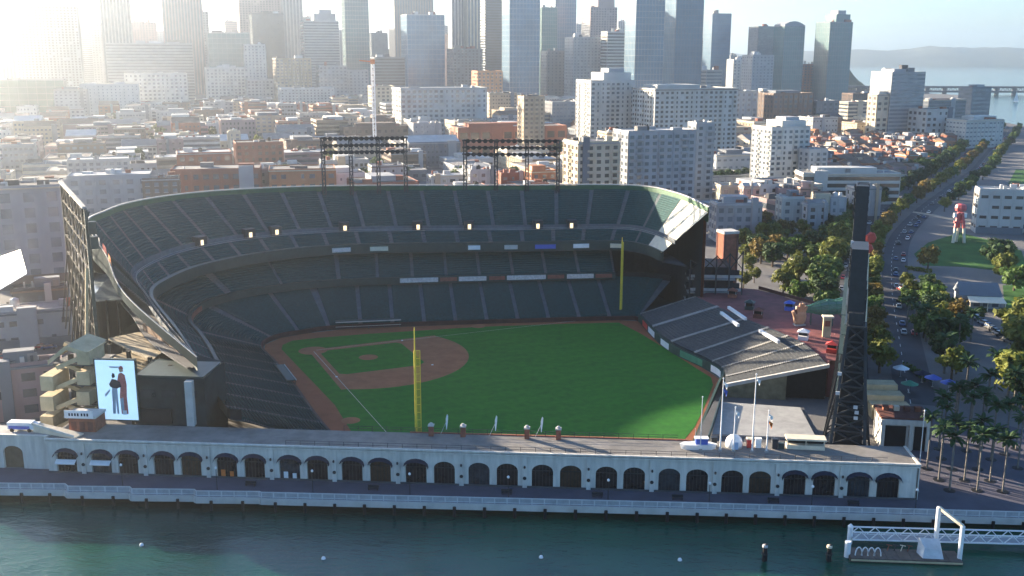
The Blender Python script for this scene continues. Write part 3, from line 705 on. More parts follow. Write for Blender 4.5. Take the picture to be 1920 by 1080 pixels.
# pilasters with wall lamps between the pairs
m_iron = mat('iron', (0.02, 0.022, 0.025), .5, .4, .2, 1)
for i in range(len(AXS)-1):
    if AXS[i+1]-AXS[i] > 6.1:
        x = (AXS[i]+AXS[i+1])/2; p = MB().box(x, -.18, 0, .9, .3, 6.7).build('pilaster', m_stone, ar)
        mb = MB(); mb.bar((x, -.3, 4.6), (x, -.75, 4.9), .08); mb.lathe((x, -.75, 4.3), [(.06, 0), (.22, .15), (.2, .5), (.05, .65)], 8); mb.build('wall_lamp', m_iron, p)
        mb = MB(); mb.lathe((x, -.4, 2.1), [(.05, -.06), (.36, -.06), (.36, .06), (.05, .06)], 12, (0, 1, 0)); mb.build('roundel', m_iron, p)
# awnings in some of the openings
for i in (0, 1):
    x = AXS[i]; mb = MB(); mb.add([(x-HW, -.02, 3.0), (x+HW, -.02, 3.0), (x+HW, -.9, 2.45), (x-HW, -.9, 2.45), (x-HW, -.9, 2.2), (x+HW, -.9, 2.2)], [(0, 3, 2, 1), (3, 4, 5, 2)]); mb.build('awning', m_white, ar)
for i in range(len(AXS)):
    if i in (13, 14, 15, 16, 17, 18, 19, 20, 21, 22, 12): continue
    x = AXS[i]; mb = MB(); n = 8
    A = [(x-2.6*math.cos(math.pi*k/n), -.05, 3.75+1.75*math.sin(math.pi*k/n)) for k in range(n+1)]; B = [(x-2.6*math.cos(math.pi*k/n), -1.0, 3.55+1.45*math.sin(math.pi*k/n)) for k in range(n+1)]
    mb.strip(A, B); mb.build('arch_canopy', m_navy, ar)
for i, m_ in ((4+1, m_orange), (7, m_white)):
    mb = MB(); mb.box(AXS[i]-.9, .3, .05, .9, .1, 1.6); mb.box(AXS[i]+.9, .3, .05, .8, .1, 1.3); mb.build('shop_poster', m_, ar)
# the older stub of wall further west, set back
aw = thing('arcade_stub', 'short pale wall with one arched door at the west end of the arcade', 'wall', (-120, 1.5, 0))
for o in [aw]: pass
wx = wall_x(25, 2.5, 1.5)
_e = wall_with_arches(-128.5, -113.6, [wx], 'wall_bay', aw, y=1.5) if False else None
mb = MB(); pts = arch_pts(wx); y = 1.5
l, r = -140.0, AX0-.3; c = wx
mb.quad((l, y, 0), (c-HW, y, 0), (c-HW, y, SPR), (l, y, SPR)); mb.quad((c+HW, y, 0), (r, y, 0), (r, y, SPR), (c+HW, y, SPR))
cur = pts[1:-1]
for a, b in zip(cur, cur[1:]): mb.quad((a[0], y, a[1]), (b[0], y, b[1]), (b[0], y, AH), (a[0], y, AH))
mb.quad((l, y, SPR), (c-HW, y, SPR), (c-HW, y, AH), (l, y, AH)); mb.quad((c+HW, y, SPR), (r, y, SPR), (r, y, AH), (c+HW, y, AH))
for a, b in zip(pts, pts[1:]): mb.quad((a[0], y, a[1]), (a[0], y+.7, a[1]), (b[0], y+.7, b[1]), (b[0], y, b[1]))
mb.build('stone_face', m_stone, aw, world=True)
mb = MB(); mb.add([(p[0], y+.6, p[1]) for p in pts], [tuple(range(len(pts)))]); mb.build('arched_door', mat('door_brown', (.10, .075, .05), .7, .3, .3, .8), aw, world=True)
mb = MB(); mb.box((l+r)/2, 4.4, 7.0, r-l, 5.4, .32); mb.build('roof_walk', m_concrete, aw, world=True)
mb = MB(); mb.prism([(l, 2.3), (r, 2.3), (r, 7), (l, 7)], 0, 6.95); mb.build('wall_core', m_concrete_dk, aw, world=True)
mb = MB(); mb.box((l+r)/2, 1.4, 7.33, r-l, .6, .25); mb.build('coping', m_stone, aw, world=True)

# railings on the walkway
def railing(name, lab, pts, z, h, step, m_post, m_rail, rails=(1.0, .55), pw_=.09, rw=.07, group=None, panel=None):
    T = thing(name, lab, 'railing', (pts[0][0], pts[0][1], z), 0, group)
    pm = with_mat(MB().box(0, 0, 0, pw_, pw_, h).mesh('post'), m_post)
    for a, b in zip(pts, pts[1:]):
        a = np.array(a); b = np.array(b); L_ = float(np.linalg.norm(b-a)); k = max(1, int(round(L_/step))); an = math.atan2(b[1]-a[1], b[0]-a[0])
        for i in range(k):
            p = a+(b-a)*i/k; inst('post', pm, T, (p[0]-pts[0][0], p[1]-pts[0][1], 0), (0, 0, an))
        mb = MB()
        for f in rails: mb.bar((*a, z+h*f), (*b, z+h*f), rw)
        mb.build('rail', m_rail, T, world=True)
        if panel:
            mb = MB(); mb.bar((*a, z+h*.48), (*b, z+h*.48), .05, h*.86); mb.build('infill_panel', panel, T, world=True)
    return T
railing('walkway_railing', 'dark steel railing along the water edge of the arcade walkway', [(-60, .35), (24, .35)], 7.3, 1.15, 3.0, m_iron, m_iron)
railing('walkway_railing', 'dark steel railing on the field side of the walkway above right field', [(-50, 9.2), (20, 9.2)], 7.48, 1.1, 3.0, m_iron, m_iron)
railing('terrace_railing', 'dark railing along the arcade roof below the flagpoles', [(24.5, .5), (60, .5)], 7.3, 1.1, 3.0, m_iron, m_concrete_dk)
# quay railing: pale posts with mesh panels
m_mesh = mat('rail_mesh', (0.30, 0.32, 0.34), .6, .3, .2, .6)
m_galv = mat('galvanised', (0.46, 0.48, 0.50), .5, .4, .15, .6)
qp = QRAIL
railing('quay_railing', 'long pale grey railing with low panels along the quay edge', qp, 0.02, 1.1, 2.4, m_galv, m_galv, rails=(1.0, .12), pw_=.22, rw=.16, panel=m_mesh)
# concrete quay beam and the piles under it
qb = thing('quay_edge', 'pale concrete quay beam on dark piles above the cove water', 'quay', (-60, -12, 0)); BZ = -.62
qe = [(p[0], p[1]-.4) for p in QRAIL]
pm = with_mat(MB().tube((0, 0, -5.5), (0, 0, -.6), .32, n=8).mesh('pile'), m_dark)
for a, b in zip(qe, qe[1:]):
    mb = MB(); mb.bar((*a, BZ), (*b, BZ), .5, 1.25); mb.build('beam', m_concrete_lt, qb, world=True)
    L_ = math.hypot(b[0]-a[0], b[1]-a[1])
    if L_ > 4:
        k = max(1, int(L_/5.5))
        for i in range(k): inst('pile', pm, qb, (a[0]+(b[0]-a[0])*(i+.5)/k+60, a[1]+(b[1]-a[1])*(i+.5)/k-.45+12, 0))
# lamp posts on the walk
for i in range(9):
    x = -92+i*19.5; y = -6.0
    T = thing('lamp_post', 'thin dark lamp post on the port walk, '+ordinal(i)+' from the west', 'lamp post', (x, y, .02), 0, 'port walk lamp posts')
    MB().tube((0, 0, 0), (0, 0, 4.4), .09, .06, 8).build('pole', m_iron, T); MB().lathe((0, 0, 4.4), [(.05, 0), (.24, .1), (.26, .4), (.04, .6)], 8).build('lantern', m_white, T)
# benches on the walk
for i, px in enumerate((470, 700, 950, 1120, 1270, 1450, 1600)):
    x = wall_x(px, 0, -3.6)
    T = thing('bench', 'low dark bench on the port walk, '+ordinal(i)+' from the west', 'bench', (x, -3.6, .02), 0, 'port walk benches')
    MB().box(0, 0, .42, 2.2, .55, .08).build('seat', m_steel_dark, T); MB().box(0, .28, .5, 2.2, .08, .45).build('backrest', m_steel_dark, T)
    for s in (-.9, .9): MB().box(s, 0, 0, .12, .5, .42).build('leg', m_iron, T)

# brick piers with white fittings on the walkway over right field
for i, px in enumerate((808, 868, 988, 1047)):
    x = wall_x(px, 8.5, 8.0)
    T = thing('brick_pier', 'square brick pier with white cap on the right-field walkway, '+ordinal(i)+' from the yellow pole', 'pier', (x, 8.3, 7.3), 0, 'brick piers over right field')
    MB().box(0, 0, 0, 1.0, 1.0, 2.2).build('shaft', m_brick, T); MB().box(0, 0, 2.2, 1.25, 1.25, .25).build('cap', m_concrete_lt, T)
    MB().lathe((0, 0, 2.45), [(.3, 0), (.42, .12), (.36, .32), (.15, .45)], 10).build('urn', m_concrete_lt, T)
# white pennants on slanting poles
for i, px in enumerate((838, 930, 1016)):
    x = wall_x(px-4, 9.5, 9.0)
    T = thing('pennant', 'white feather pennant on a slanting pole over right field, '+ordinal(i)+' from the yellow pole', 'pennant', (x, 9.0, 7.4), 0, 'white pennants over right field')
    MB().tube((-.9, 0, 0), (.4, .1, 3.0), .05, .04, 6).build('pole', m_galv, T)
    mb = MB(); P = [(.28, 1.0), (.18, 2.2), (.22, 3.5), (.5, 4.5), (.72, 4.2), (.68, 3.2), (.52, 2.0), (.4, 1.0)]
    mb.add([(p[0], .05+.12*math.sin(p[1]), p[1]) for p in P]+[(p[0], .12+.12*math.sin(p[1]), p[1]) for p in P], [tuple(range(8)), tuple(range(15, 7, -1))]+[(k, 8+k, 8+(k+1) % 8, (k+1) % 8) for k in range(8)])
    mb.build('cloth', m_white, T)

# ------------------------------------------------------------------ foul poles
def foul_pole(x, y, z0, h_mesh, h, lab, dirx):
    T = thing('foul_pole', lab, 'foul pole', (x, y, z0))
    MB().tube((0, 0, 0), (0, 0, h_mesh), .32, .26, 10).build('pole', m_yellow, T)
    MB().tube((0, 0, h_mesh), (0, 0, h), .14, .1, 8).build('mast_top', m_yellow, T)
    mb = MB(); w = 1.15; z_ = 3.0
    for k in range(14):
        zz = z_+(h_mesh-z_)*k/13; mb.bar((0, 0, zz), (dirx[0]*w, dirx[1]*w, zz), .1)
    mb.bar((dirx[0]*w, dirx[1]*w, z_), (dirx[0]*w, dirx[1]*w, h_mesh), .14)
    for k in range(1, 5): mb.bar((dirx[0]*w*k/5, dirx[1]*w*k/5, z_), (dirx[0]*w*k/5, dirx[1]*w*k/5, h_mesh), .07)
    mb.build('mesh_wing', m_yellow, T)
foul_pole(-34.82, 10.6, 0.03, 25.0, 30.0, 'tall yellow foul pole at the right-field wall beside the walkway', (.9, .2))
foul_pole(12.3, 139.5, 0.03, 25.5, 27.0, 'yellow foul pole in the left-field corner against the dark stand', (.4, -.5))

# ------------------------------------------------------------------ flagpoles
for i, (px, pyb, zt, flag) in enumerate(((1350, 845, 22.5, 'blue and white'), (1410, 845, 23.5, 'white'), (1375, 850, 16.5, 'pale'), (1437, 850, 16.0, 'orange'), (1313, 835, 18.5, None), (1722, 872, 17.0, None))):
    y = 4.5 if i < 5 else 4.0; x = wall_x(px, 7.3, y)
    labs = ['tall white flagpole with a furled white and blue flag at the corner terrace', 'tallest white flagpole with a furled white flag, left of the scoreboard', 'short white flagpole between the two tall ones', 'short white flagpole with a pale ball-like flag, nearest the scoreboard', 'thin bare pole beside the right-centre track corner', 'tall plain grey mast at the east corner of the arcade']
    T = thing('flagpole', labs[i], 'flagpole', (x, y, 7.3 if i < 5 else 0.0), 0, 'flagpoles')
    if i == 5: zt += 7.3; T.location.x = 67.4
    MB().tube((0, 0, 0), (0, 0, zt-7.3), .17 if i < 4 else .11, .08, 8).build('pole', m_white if i < 4 else m_galv, T)
    MB().lathe((0, 0, zt-7.3), [(.03, -.05), (.2, .1), (.03, .3)], 8).build('finial', m_white, T)
    MB().box(0, 0, 0, .7, .7, .3).build('base_block', m_concrete, T)
    if flag:
        f0 = zt-7.3-.6
        for q, (m_, a, b) in enumerate(((m_white, 0, 1.6), (m_blue if i == 0 else m_orange if i == 3 else m_white, -1.4, .1))):
            mb = MB(); n = 7
            A = [(.1+.14*k, .12*math.sin(k*1.7), f0+a-.1*k) for k in range(n)]; B = [(.1+.1*k, .15*math.sin(k*1.7+.6), f0+b-1.9-.22*k) for k in range(n)]
            mb.strip(A, B); mb.build('flag', m_, T)
            if i in (1, 2): break
# clutter on the terrace by the flagpoles: white dome tent, kiosk, small boat
def at_roof(px, y): return wall_x(px, 7.3, y)
T = thing('dome_tent', 'white rounded tent with pale blue front under the flagpoles', 'tent', (at_roof(1376, 7), 7, 7.3))
MB().lathe((0, 0, 0), [(1.7, 0), (1.75, .9), (1.55, 1.7), (1.0, 2.3), (.05, 2.6)], 14).build('canopy', m_white, T, smooth=True); MB().box(0, -1.72, 0, 1.2, .12, 1.5).build('doorway', mat('pale_blue', (.25, .38, .55), .6, .3, .1, 1), T)
T = thing('kiosk', 'low cream kiosk with open dark counter at the foot of the scoreboard', 'kiosk', (at_roof(1510, 7), 7.4, 7.3), -.05)
MB().box(0, 0, 0, 7.5, 2.2, .9).build('counter', m_cream, T); MB().box(0, .6, .9, 7.2, .8, 1.1).build('opening', m_dark, T); MB().box(0, 0, 2.0, 7.9, 2.8, .35).build('roof', m_cream, T)
for k in (-3.6, 0, 3.6): MB().box(k, -.9, .9, .15, .15, 1.1).build('post', m_cream, T)
T = thing('fan_boat', 'small white boat-shaped bar with blue hull on the walkway corner', 'boat', (at_roof(1312, 4), 5.2, 7.3), .05)
mb = MB(); P = [(-4, .0), (-3.0, -.95), (0, -1.1), (2.6, -.9), (3.6, 0), (2.6, .9), (0, 1.1), (-3.0, .95)]
mb.add([(p[0]*.9, p[1]*.7, 0) for p in P]+[(p[0], p[1], 1.15) for p in P], [tuple(range(7, -1, -1)), tuple(range(8, 16))]+[(k, (k+1) % 8, 8+(k+1) % 8, 8+k) for k in range(8)]); mb.build('hull', m_white, T)
MB().box(.4, 0, 1.15, 2.4, 1.3, 1.2).build('cabin', m_blue, T); MB().tube((-.9, 0, 1.15), (-.9, 0, 4.4), .06, .04, 6).build('mast', m_galv, T); MB().box(.4, 0, 2.35, 2.8, 1.6, .12).build('cabin_roof', m_white, T)
for i, (px, m_, lab) in enumerate(((1405, m_red, 'narrow red and cream mascot-height popcorn cart'), (1421, m_white, 'white drinks fridge beside a red cart'), (1338, m_steel_dark, 'dark loudspeaker stack at the walkway corner'), (1452, m_steel_dark, 'dark equipment crates stacked near the white dome tent'))):
    lab = ['narrow red cart with a cream top under the flagpoles', lab, lab, lab][i]
    T = thing('cart' if i == 0 else 'fridge' if i == 1 else 'speaker_stack' if i == 2 else 'crate_stack', lab, ['cart', 'fridge', 'speaker', 'crates'][i], (at_roof(px, 6.6), 6.6, 7.3))
    MB().box(0, 0, .15, 1.1, .9, 1.7).build('body', m_, T); MB().box(0, 0, 1.85, 1.3, 1.1, .3).build('top', m_cream if i == 0 else m_, T)
    for s in (-.4, .4): MB().box(s, 0, 0, .15, .6, .15).build('foot', m_iron, T)
    if i == 3: MB().box(1.3, 0, 0, 1.2, .9, 1.2).build('crate', m_steel_green, T)

m_tan = mat('tan_concrete', (0.46, 0.38, 0.24), .9, .2, .2, .4, .2)
# ------------------------------------------------------------------ scoreboard and light towers
def lattice(mb, p, q, w, n, t, ax=(1, 0), ay=(0, 1)):
    """a four-legged lattice mast from p to q"""
    p = np.array(p, float); q = np.array(q, float); ax = np.array([*ax, 0.0]); ay = np.array([*ay, 0.0])
    C = [(-1, -1), (1, -1), (1, 1), (-1, 1)]
    L = lambda k, c: p+(q-p)*k/n+(ax*c[0]+ay*c[1])*w/2
    for c in C: mb.bar(L(0, c), L(n, c), t)
    for k in range(n):
        for a, b in zip(C, C[1:]+C[:1]):
            mb.bar(L(k, a), L(k+1, b), t*.6); mb.bar(L(k+1, a), L(k+1, b), t*.6)
    return mb
sd = np.array([18.0, 71.0]); sd /= np.linalg.norm(sd); sn = np.array([sd[1], -sd[0]]); sa = math.atan2(sd[1], sd[0])
sb = thing('scoreboard', 'huge dark scoreboard structure seen edge-on beside the flagpoles', 'scoreboard', (57, 20, 0), sa)
MB().box(32, 0, 10, 50, 3.6, 24).build('board', m_steel_dark, sb)
for k in range(11): MB().box(8.5+4.7*k, 1.86, 10.5, 4.4, .12, 23).build('board_panel', mat('screen_off', (.012, .014, .018), .3, .5, .2, 1), sb)
m_sbk = mat('board_back', (0.025, 0.034, 0.042), .7, .3, .35, .5)
for k in range(6): MB().box(9+9*k, -1.6, 0.0, .9, .9, 36).build('column', m_sbk, sb)
mb = MB()
for k in range(5):
    for z in (0, 9, 18, 27): mb.bar((9+9*k, -1.6, z), (18+9*k, -1.6, z+9), .4); mb.bar((18+9*k, -1.6, z), (9+9*k, -1.6, z+9), .4)
mb.build('bracing', m_sbk, sb)
def fr_(x, y, f):     # corner (x, y = 0/1) of the tapering stair frame at height share f
    return (-9+3.5*f+x*(6-1.5*f), (-4.0+2.0*f)+y*(7.6-4.2*f), 31*f)
for x in (0, 1):
    for y in (0, 1): mb = MB(); mb.bar(fr_(x, y, 0), fr_(x, y, 1), .6); mb.build('frame_leg', m_sbk, sb)
mb = MB()
for k in range(10):
    f0, f1 = k/10, (k+1)/10
    for (x0_, y0_), (x1_, y1_) in (((0, 0), (0, 1)), ((0, 1), (1, 1)), ((1, 1), (1, 0)), ((1, 0), (0, 0))):
        mb.bar(fr_(x0_, y0_, f0), fr_(x1_, y1_, f1), .3); mb.bar(fr_(x1_, y1_, f0), fr_(x0_, y0_, f1), .3); mb.bar(fr_(x0_, y0_, f1), fr_(x1_, y1_, f1), .35)
mb.build('frame_bracing', m_steel_dark, sb)
mb = MB(); mb.add([fr_(.1, .08, 0), fr_(.1, .92, 0), fr_(.9, .92, 0), fr_(.9, .08, 0), fr_(.1, .08, 1), fr_(.1, .92, 1), fr_(.9, .92, 1), fr_(.9, .08, 1)], [(0, 1, 2, 3), (7, 6, 5, 4), (0, 4, 5, 1), (1, 5, 6, 2), (2, 6, 7, 3), (3, 7, 4, 0)]); mb.build('stair_core', m_dark, sb)
for k in range(7):
    f = k/7.0; MB().box(-9.0+3.3*f+.55, 0, 2+4.1*k, .5, 6.4*(1-f*.5), .3).build('landing', m_sbk, sb)
for (x, y, z) in ((-8.6, 2.2, 3), (-8.6, 1.0, 3), (-8.6, -.6, 3.1), (-8.0, 2.5, 17), (-7.4, 2.4, 21), (-7.9, -1.4, 12), (-7.9, -1.5, 13.2), (-7.9, -1.2, 14.3)):
    MB().box(x, y, z, .3, .8, .7).build('service_light', m_galv, sb)
for k, (x, z0_, z1_, o_) in enumerate(((-4, 0, 24, 5.6), (4, 0, 30, 5.2), (14, 0, 33, 4.6), (26, 0, 34, 4.4), (40, 0, 35, 4.2))):
    for s in (-1, 1):
        mb = MB(); mb.bar((x, s*o_, z0_), (x, s*1.2, z1_), .42)
        for j in range(5): zz = z0_+(z1_-z0_)*j/6; w_ = o_+(1.2-o_)*j/6; mb.bar((x, s*w_, zz), (x, s*1.2, zz+3), .22); mb.bar((x, s*w_, zz), (x, s*1.0, zz), .2)
        mb.build('outrigger', m_steel_dark, sb)
for k in range(6):
    mb = MB(); z = 12+4.2*k; mb.bar((-4, 2.2+.3*(k % 2), z), (34, 2.4, z), .9, .14); mb.bar((-4, 2.7, z+1), (34, 2.8, z+1), .08); mb.build('catwalk', m_steel_green, sb)
MB().box(2, 0, 31, 12, 3, 2.5).build('roof_unit', m_steel_dark, sb)
m_sign_r = mat('sign_red', (0.52, 0.07, 0.05), .5, .4, .2, .8)
# light masts on the board
def mast(root, x, z0, z1, w, nb, tilt):
    mb = lattice(MB(), (x, 0, z0), (x+tilt, 0, z1), w, nb, .28); mb.build('light_mast', m_steel_dark, root)
    for r in range(5):
        zz = z1-1.2-r*1.7
        mb = MB()
        for c in range(6): mb.lathe((x+tilt+(c-2.5)*1.5, w/2+.35, zz), [(.25, -.3), (.55, .35)], 8, (0, 1, -.35))
        mb.bar((x+tilt-4.4, w/2+.1, zz), (x+tilt+4.4, w/2+.1, zz), .25); mb.build('floodlight_row', m_steel_tan, root)
mast(sb, 2, 30, 46.5, 2.6, 7, .5); mast(sb, 50, 33, 54, 2.6, 8, .5)
MB().box(2.5, .2, 33, 10, 3.3, 13.6).build('light_bank', m_steel_dark, sb); MB().box(50.5, .2, 34.5, 9, 3.0, 19.3).build('light_bank', m_steel_dark, sb)
mb = MB(); mb.bar((5.0, 1.9, 28), (5.2, 1.9, 47), .5, .5); mb.build('catwalk_edge', m_galv, sb)
# red emblem sign behind the board: a rounded red shape on a white stem
p = W(1613, 452, 30)
T = thing('red_sign', 'rounded red sign on a pale post behind the scoreboard', 'sign', (p[0]+1.0, p[1]+1.0, 0), .2)
T.location = (79.0, 92, 8.9)
MB().tube((0, 0, 0), (-1, 0, 23), .5, .4, 8).build('post', m_cream, T)
mb = MB(); mb.lathe((-.6, -.3, 27.4), [(.2, -.4), (1.3, -.4), (1.7, 0), (1.3, .4), (.2, .4)], 7, (0, 1, 0)); mb.build('upper_disc', m_sign_r, T)
mb = MB(); mb.lathe((-1.0, -.3, 24.4), [(.2, -.4), (1.1, -.4), (1.4, 0), (1.1, .4), (.2, .4)], 6, (0, 1, 0)); mb.build('lower_disc', m_sign_r, T)

# west light tower: a long lattice screen standing outside the first-base deck
lt_a, lt_b = np.array([-118.8, 42.0]), np.array([-150.0, 91.0]); ld = (lt_b-lt_a)/np.linalg.norm(lt_b-lt_a); LL = float(np.linalg.norm(lt_b-lt_a))
wt = thing('light_tower', 'tall weathered steel lattice light tower rising over the west end of the stand', 'light tower', (float(lt_a[0]), float(lt_a[1]), 0), math.atan2(ld[1], ld[0]))
NB = 7
for k in range(NB+1):
    x = LL*k/NB; MB().bar((x, 0, 0), (x, 0, 49.0), .8 if k in (0, NB) else .45).build('column', m_steel_tan if k else m_steel_green, wt)
for z in (14, 19, 24, 29, 34, 39, 44, 49):
    MB().bar((0, 0, z), (LL, 0, z), .4).build('girder', m_steel_tan, wt)
mb = MB()
for k in range(NB):
    for j, z in enumerate((14, 19, 24, 29, 34, 39, 44)):
        x0, x1 = LL*k/NB, LL*(k+1)/NB
        if (k+j) % 2: mb.bar((x0, 0, z), (x1, 0, z+5), .26)
        else: mb.bar((x1, 0, z), (x0, 0, z+5), .26)
mb.build('bracing', m_steel_tan, wt)
mb = MB()
for k in range(NB+1): x = LL*k/NB; mb.bar((x, 0, 30), (x, 3.2, 8), .35)
mb.build('back_stay', m_steel_tan, wt)
for k in range(10):
    for j in range(4):
        x = 3+LL*.92*k/9; mb = MB(); mb.lathe((x, -.5, 47.5-2.1*j), [(.3, .35), (.75, -.5)], 8, (0, 1, .3)); mb.build('floodlight', m_steel_green, wt)
mb = MB(); mb.bar((-.2, .3, 49.4), (LL, .3, 49.4), .9, .5); mb.build('head_beam', m_concrete, wt)
for k in (0, 1): MB().box(-.3, -1.1-k*.2, 43.0-3.6*k, 1.6, 1.8, 3.0).build('control_box', m_steel_green, wt)
MB().bar((-1.8, 4.0, 0), (4, .5, 34), .7).build('raking_leg', m_tan, wt)

# ------------------------------------------------------------------ west corner: video board, ramps, pavilion
vb = thing('video_board', 'upright video screen showing two ballplayers on pale blue', 'screen', (-99.8, 10.2, 7.3), 0.0)
x0, x1 = wall_x(183, 14, 10.2)+99.8, wall_x(256, 14, 10.2)+99.8; zb, zt_ = .9, 14.2
m_scr = mat('screen_lit', (.30, .48, .62), .4, .4, .06, .4, emit=(.42, .66, .92), estr=.17)
MB().box((x0+x1)/2, .35, zb-.3, x1-x0+.6, .6, zt_-zb+.6).build('housing', m_steel_green, vb)
MB().box((x0+x1)/2, 0, zb, x1-x0, .08, zt_-zb).build('screen', m_scr, vb)
def fig(pts, m_, d, nm):
    mb = MB(); P = [(x0+(x1-x0)*a, -.05-d, zb+(zt_-zb)*b) for a, b in pts]; k = len(P)
    mb.add(P+[(p[0], p[1]+.02, p[2]) for p in P], [tuple(range(k))]+[(i, (i+1) % k, k+(i+1) % k, k+i) for i in range(k)]); return mb.build(nm, m_, vb)
m_fig1 = mat('print_red', (.46, .13, .12), .5, .3, .25, 1.5); m_fig2 = mat('print_dark', (.03, .03, .04), .5, .3, .2, 1); m_fig3 = mat('print_grey', (.30, .38, .46), .5, .3, .15, 1); m_fig4 = mat('print_skin', (.45, .28, .2), .5, .3, .1, 1)
fig([(.52, .62), (.58, .78), (.66, .80), (.74, .76), (.77, .6), (.75, .4), (.76, .1), (.58, .1), (.57, .4), (.60, .55)], m_fig1, .0, 'player_figure')
fig([(.62, .80), (.60, .85), (.64, .89), (.70, .88), (.71, .82)], m_fig4, .03, 'player_head')
fig([(.59, .86), (.64, .915), (.70, .905), (.72, .86)], m_fig1, .05, 'player_helmet')
fig([(.58, .36), (.66, .38), (.66, .16), (.59, .16)], m_fig3, .015, 'player_legs')
fig([(.32, .60), (.40, .69), (.50, .68), (.60, .64), (.63, .56), (.52, .53), (.40, .54), (.34, .56)], m_fig2, .03, 'player_arms')
fig([(.42, .70), (.40, .74), (.43, .79), (.48, .78), (.49, .72)], m_fig2, .04, 'player_cap')
fig([(.38, .54), (.52, .53), (.52, .1), (.47, .1), (.46, .35), (.43, .1), (.36, .1)], m_fig3, .01, 'player_legs')
fig([(.61, .16), (.72, .16), (.72, .09), (.61, .09)], m_white, .03, 'player_shoes')
fig([(.20, .38), (.33, .48), (.34, .52), (.19, .43)], m_fig3, .02, 'baseball_bat')
fig([(.36, .875), (.62, .875), (.62, .90), (.36, .90)], m_fig3, .02, 'caption_bar')
# dark service block right of the screen
blk = thing('service_block', 'dark green service building behind the screen under the deck end', 'building', (-88, 20, 0))
mb = MB(); mb.prism([(-96, 11.2), (-80.5, 11.2), (-80.5, 24), (-98, 34)], 0, 17.5); mb.build('wall', m_flank, blk, world=True)
MB().box(-88.2, 17, 17.5, 15, 11, .4).build('roof', m_steel_green, blk, world=True)
for k in range(3): MB().box(-93+4.6*k, 11.1, 13.2, 3.2, .16, 1.6).build('window', m_glass_dk, blk, world=True)
MB().box(-83.5, 10.4, 7.3, 1.6, 1.4, 10).build('stair_shaft', m_concrete_lt, blk, world=True)
MB().box(-92, 10.9, 7.4, 8, .5, 3.2).build('lower_opening', m_dark, blk, world=True)
# sunlit concourse decks behind (west of) the service block
m_tan2 = mat('tan_slab', (.30, .25, .17), .9, .2, .3, .5, .2)
cd_ = thing('west_concourse', 'sunlit tan concourse floors behind the screen below the deck flank', 'building', (-108, 35, 0))
for z, sh in ((9.5, 0), (13.5, 3), (17.0, 8)):
    mb = MB(); mb.prism([(-113-sh*.3, 33+sh), (-98, 24), (-84-sh*1.2, 13+sh*1.6), (-82-sh*1.2, 15.5+sh*1.6), (-96, 36), (-108, 50)], z, z+.5); mb.build('floor_slab', m_tan2, cd_, world=True)
for k, (x, y) in enumerate(((-112, 34), (-105, 29), (-98, 24.5), (-91, 19), (-108, 47), (-100, 38))):
    MB().box(x, y, 0, .8, .8, 18).build('column', m_steel_tan, cd_, world=True)
mb = MB(); mb.prism([(-107, 42), (-96, 30), (-86, 18), (-85, 19), (-95, 32), (-106, 44)], 0, 21); mb.build('inner_wall', mat('brown_wall', (.16, .10, .065), .9, .2, .4, .5), cd_, world=True)
# glassy deck outside the flank
mb = MB(); a = [W(160, 508, 24), W(165, 565, 22), W(233, 560, 22), W(205, 515, 25)]
gd = thing('glass_canopy', 'pale glass canopy outside the rim beside the light tower', 'canopy', (a[0][0], a[0][1], 0))
zz = (24, 22, 22, 25); mb.add([(p[0], p[1], z) for p, z in zip(a, zz)]+[(p[0], p[1], z-.3) for p, z in zip(a, zz)], [(0, 1, 2, 3), (7, 6, 5, 4)]+[(i, (i+1) % 4, 4+(i+1) % 4, 4+i) for i in range(4)])
mb.build('pane', mat('canopy_glass', (.16, .19, .20), .25, .5, .2, .4), gd, world=True)
for k in range(3):
    q = (np.array(a[k])+np.array(a[(k+1) % 4]))/2; MB().tube((q[0], q[1], 0), (q[0], q[1], 22), .3, n=6).build('prop', m_steel_tan, gd, world=True)
# switchback ramp tower
rp_ = thing('ramp_tower', 'tan concrete switchback ramp tower beside the video screen', 'ramp', (-116, 18, 0))
def xof(px, y, z): return wall_x(px, z, y)
for k in range(4):
    z = 4.6+4.6*k
    xa, xb, xm0, xm1 = xof(88, 14, z), xof(176, 14, z), xof(112, 14, z), xof(152, 14, z)
    if k < 3:
        MB().box((xa+xm0)/2, 15, z, xm0-xa, 7, 3.3).build('west_parapet', m_tan, rp_, world=True)
    MB().box((xm1+xb)/2, 16, z+1.2, xb-xm1, 7, 3.0).build('east_parapet', m_tan, rp_, world=True)
    mb = MB(); mb.bar((xm0, 13, z+.3), (xm1, 13, z+2.4), 1.0, .9); mb.bar((xm1, 17, z+2.6), (xm0, 17, z+4.6), 1.0, .9); mb.build('ramp_flight', m_tan, rp_, world=True)
    MB().box((xa+xb)/2, 20.5, z-.4, xb-xa, 8, .5).build('landing', m_concrete_dk, rp_, world=True)
for x in (xof(98, 14, 5), xof(125, 14, 5), xof(150, 14, 5), xof(172, 14, 5)): MB().box(x, 18.6, 0, .9, .9, 20).build('column', m_concrete_dk, rp_, world=True)
mb = MB(); p = [W(108, 672, 21), W(150, 655, 24.5), W(176, 668, 24.5), W(176, 682, 21.5), W(150, 672, 23), W(116, 690, 20)]; zz = (21, 24.5, 24.5, 21.5, 23, 20)
xa, xm, xb = xof(105, 16, 22), xof(142, 16, 22), xof(178, 16, 22)
mb.add([(xa, 12, 20.5), (xm, 12, 24), (xm, 22, 24), (xa, 22, 20.5), (xb, 12, 22.6), (xb, 22, 22.6)], [(0, 1, 2, 3), (1, 4, 5, 2)])
mb.add([(xa, 12, 20.0), (xm, 12, 23.5), (xm, 22, 23.5), (xa, 22, 20.0), (xb, 12, 22.1), (xb, 22, 22.1)], [(3, 2, 1, 0), (2, 5, 4, 1)])
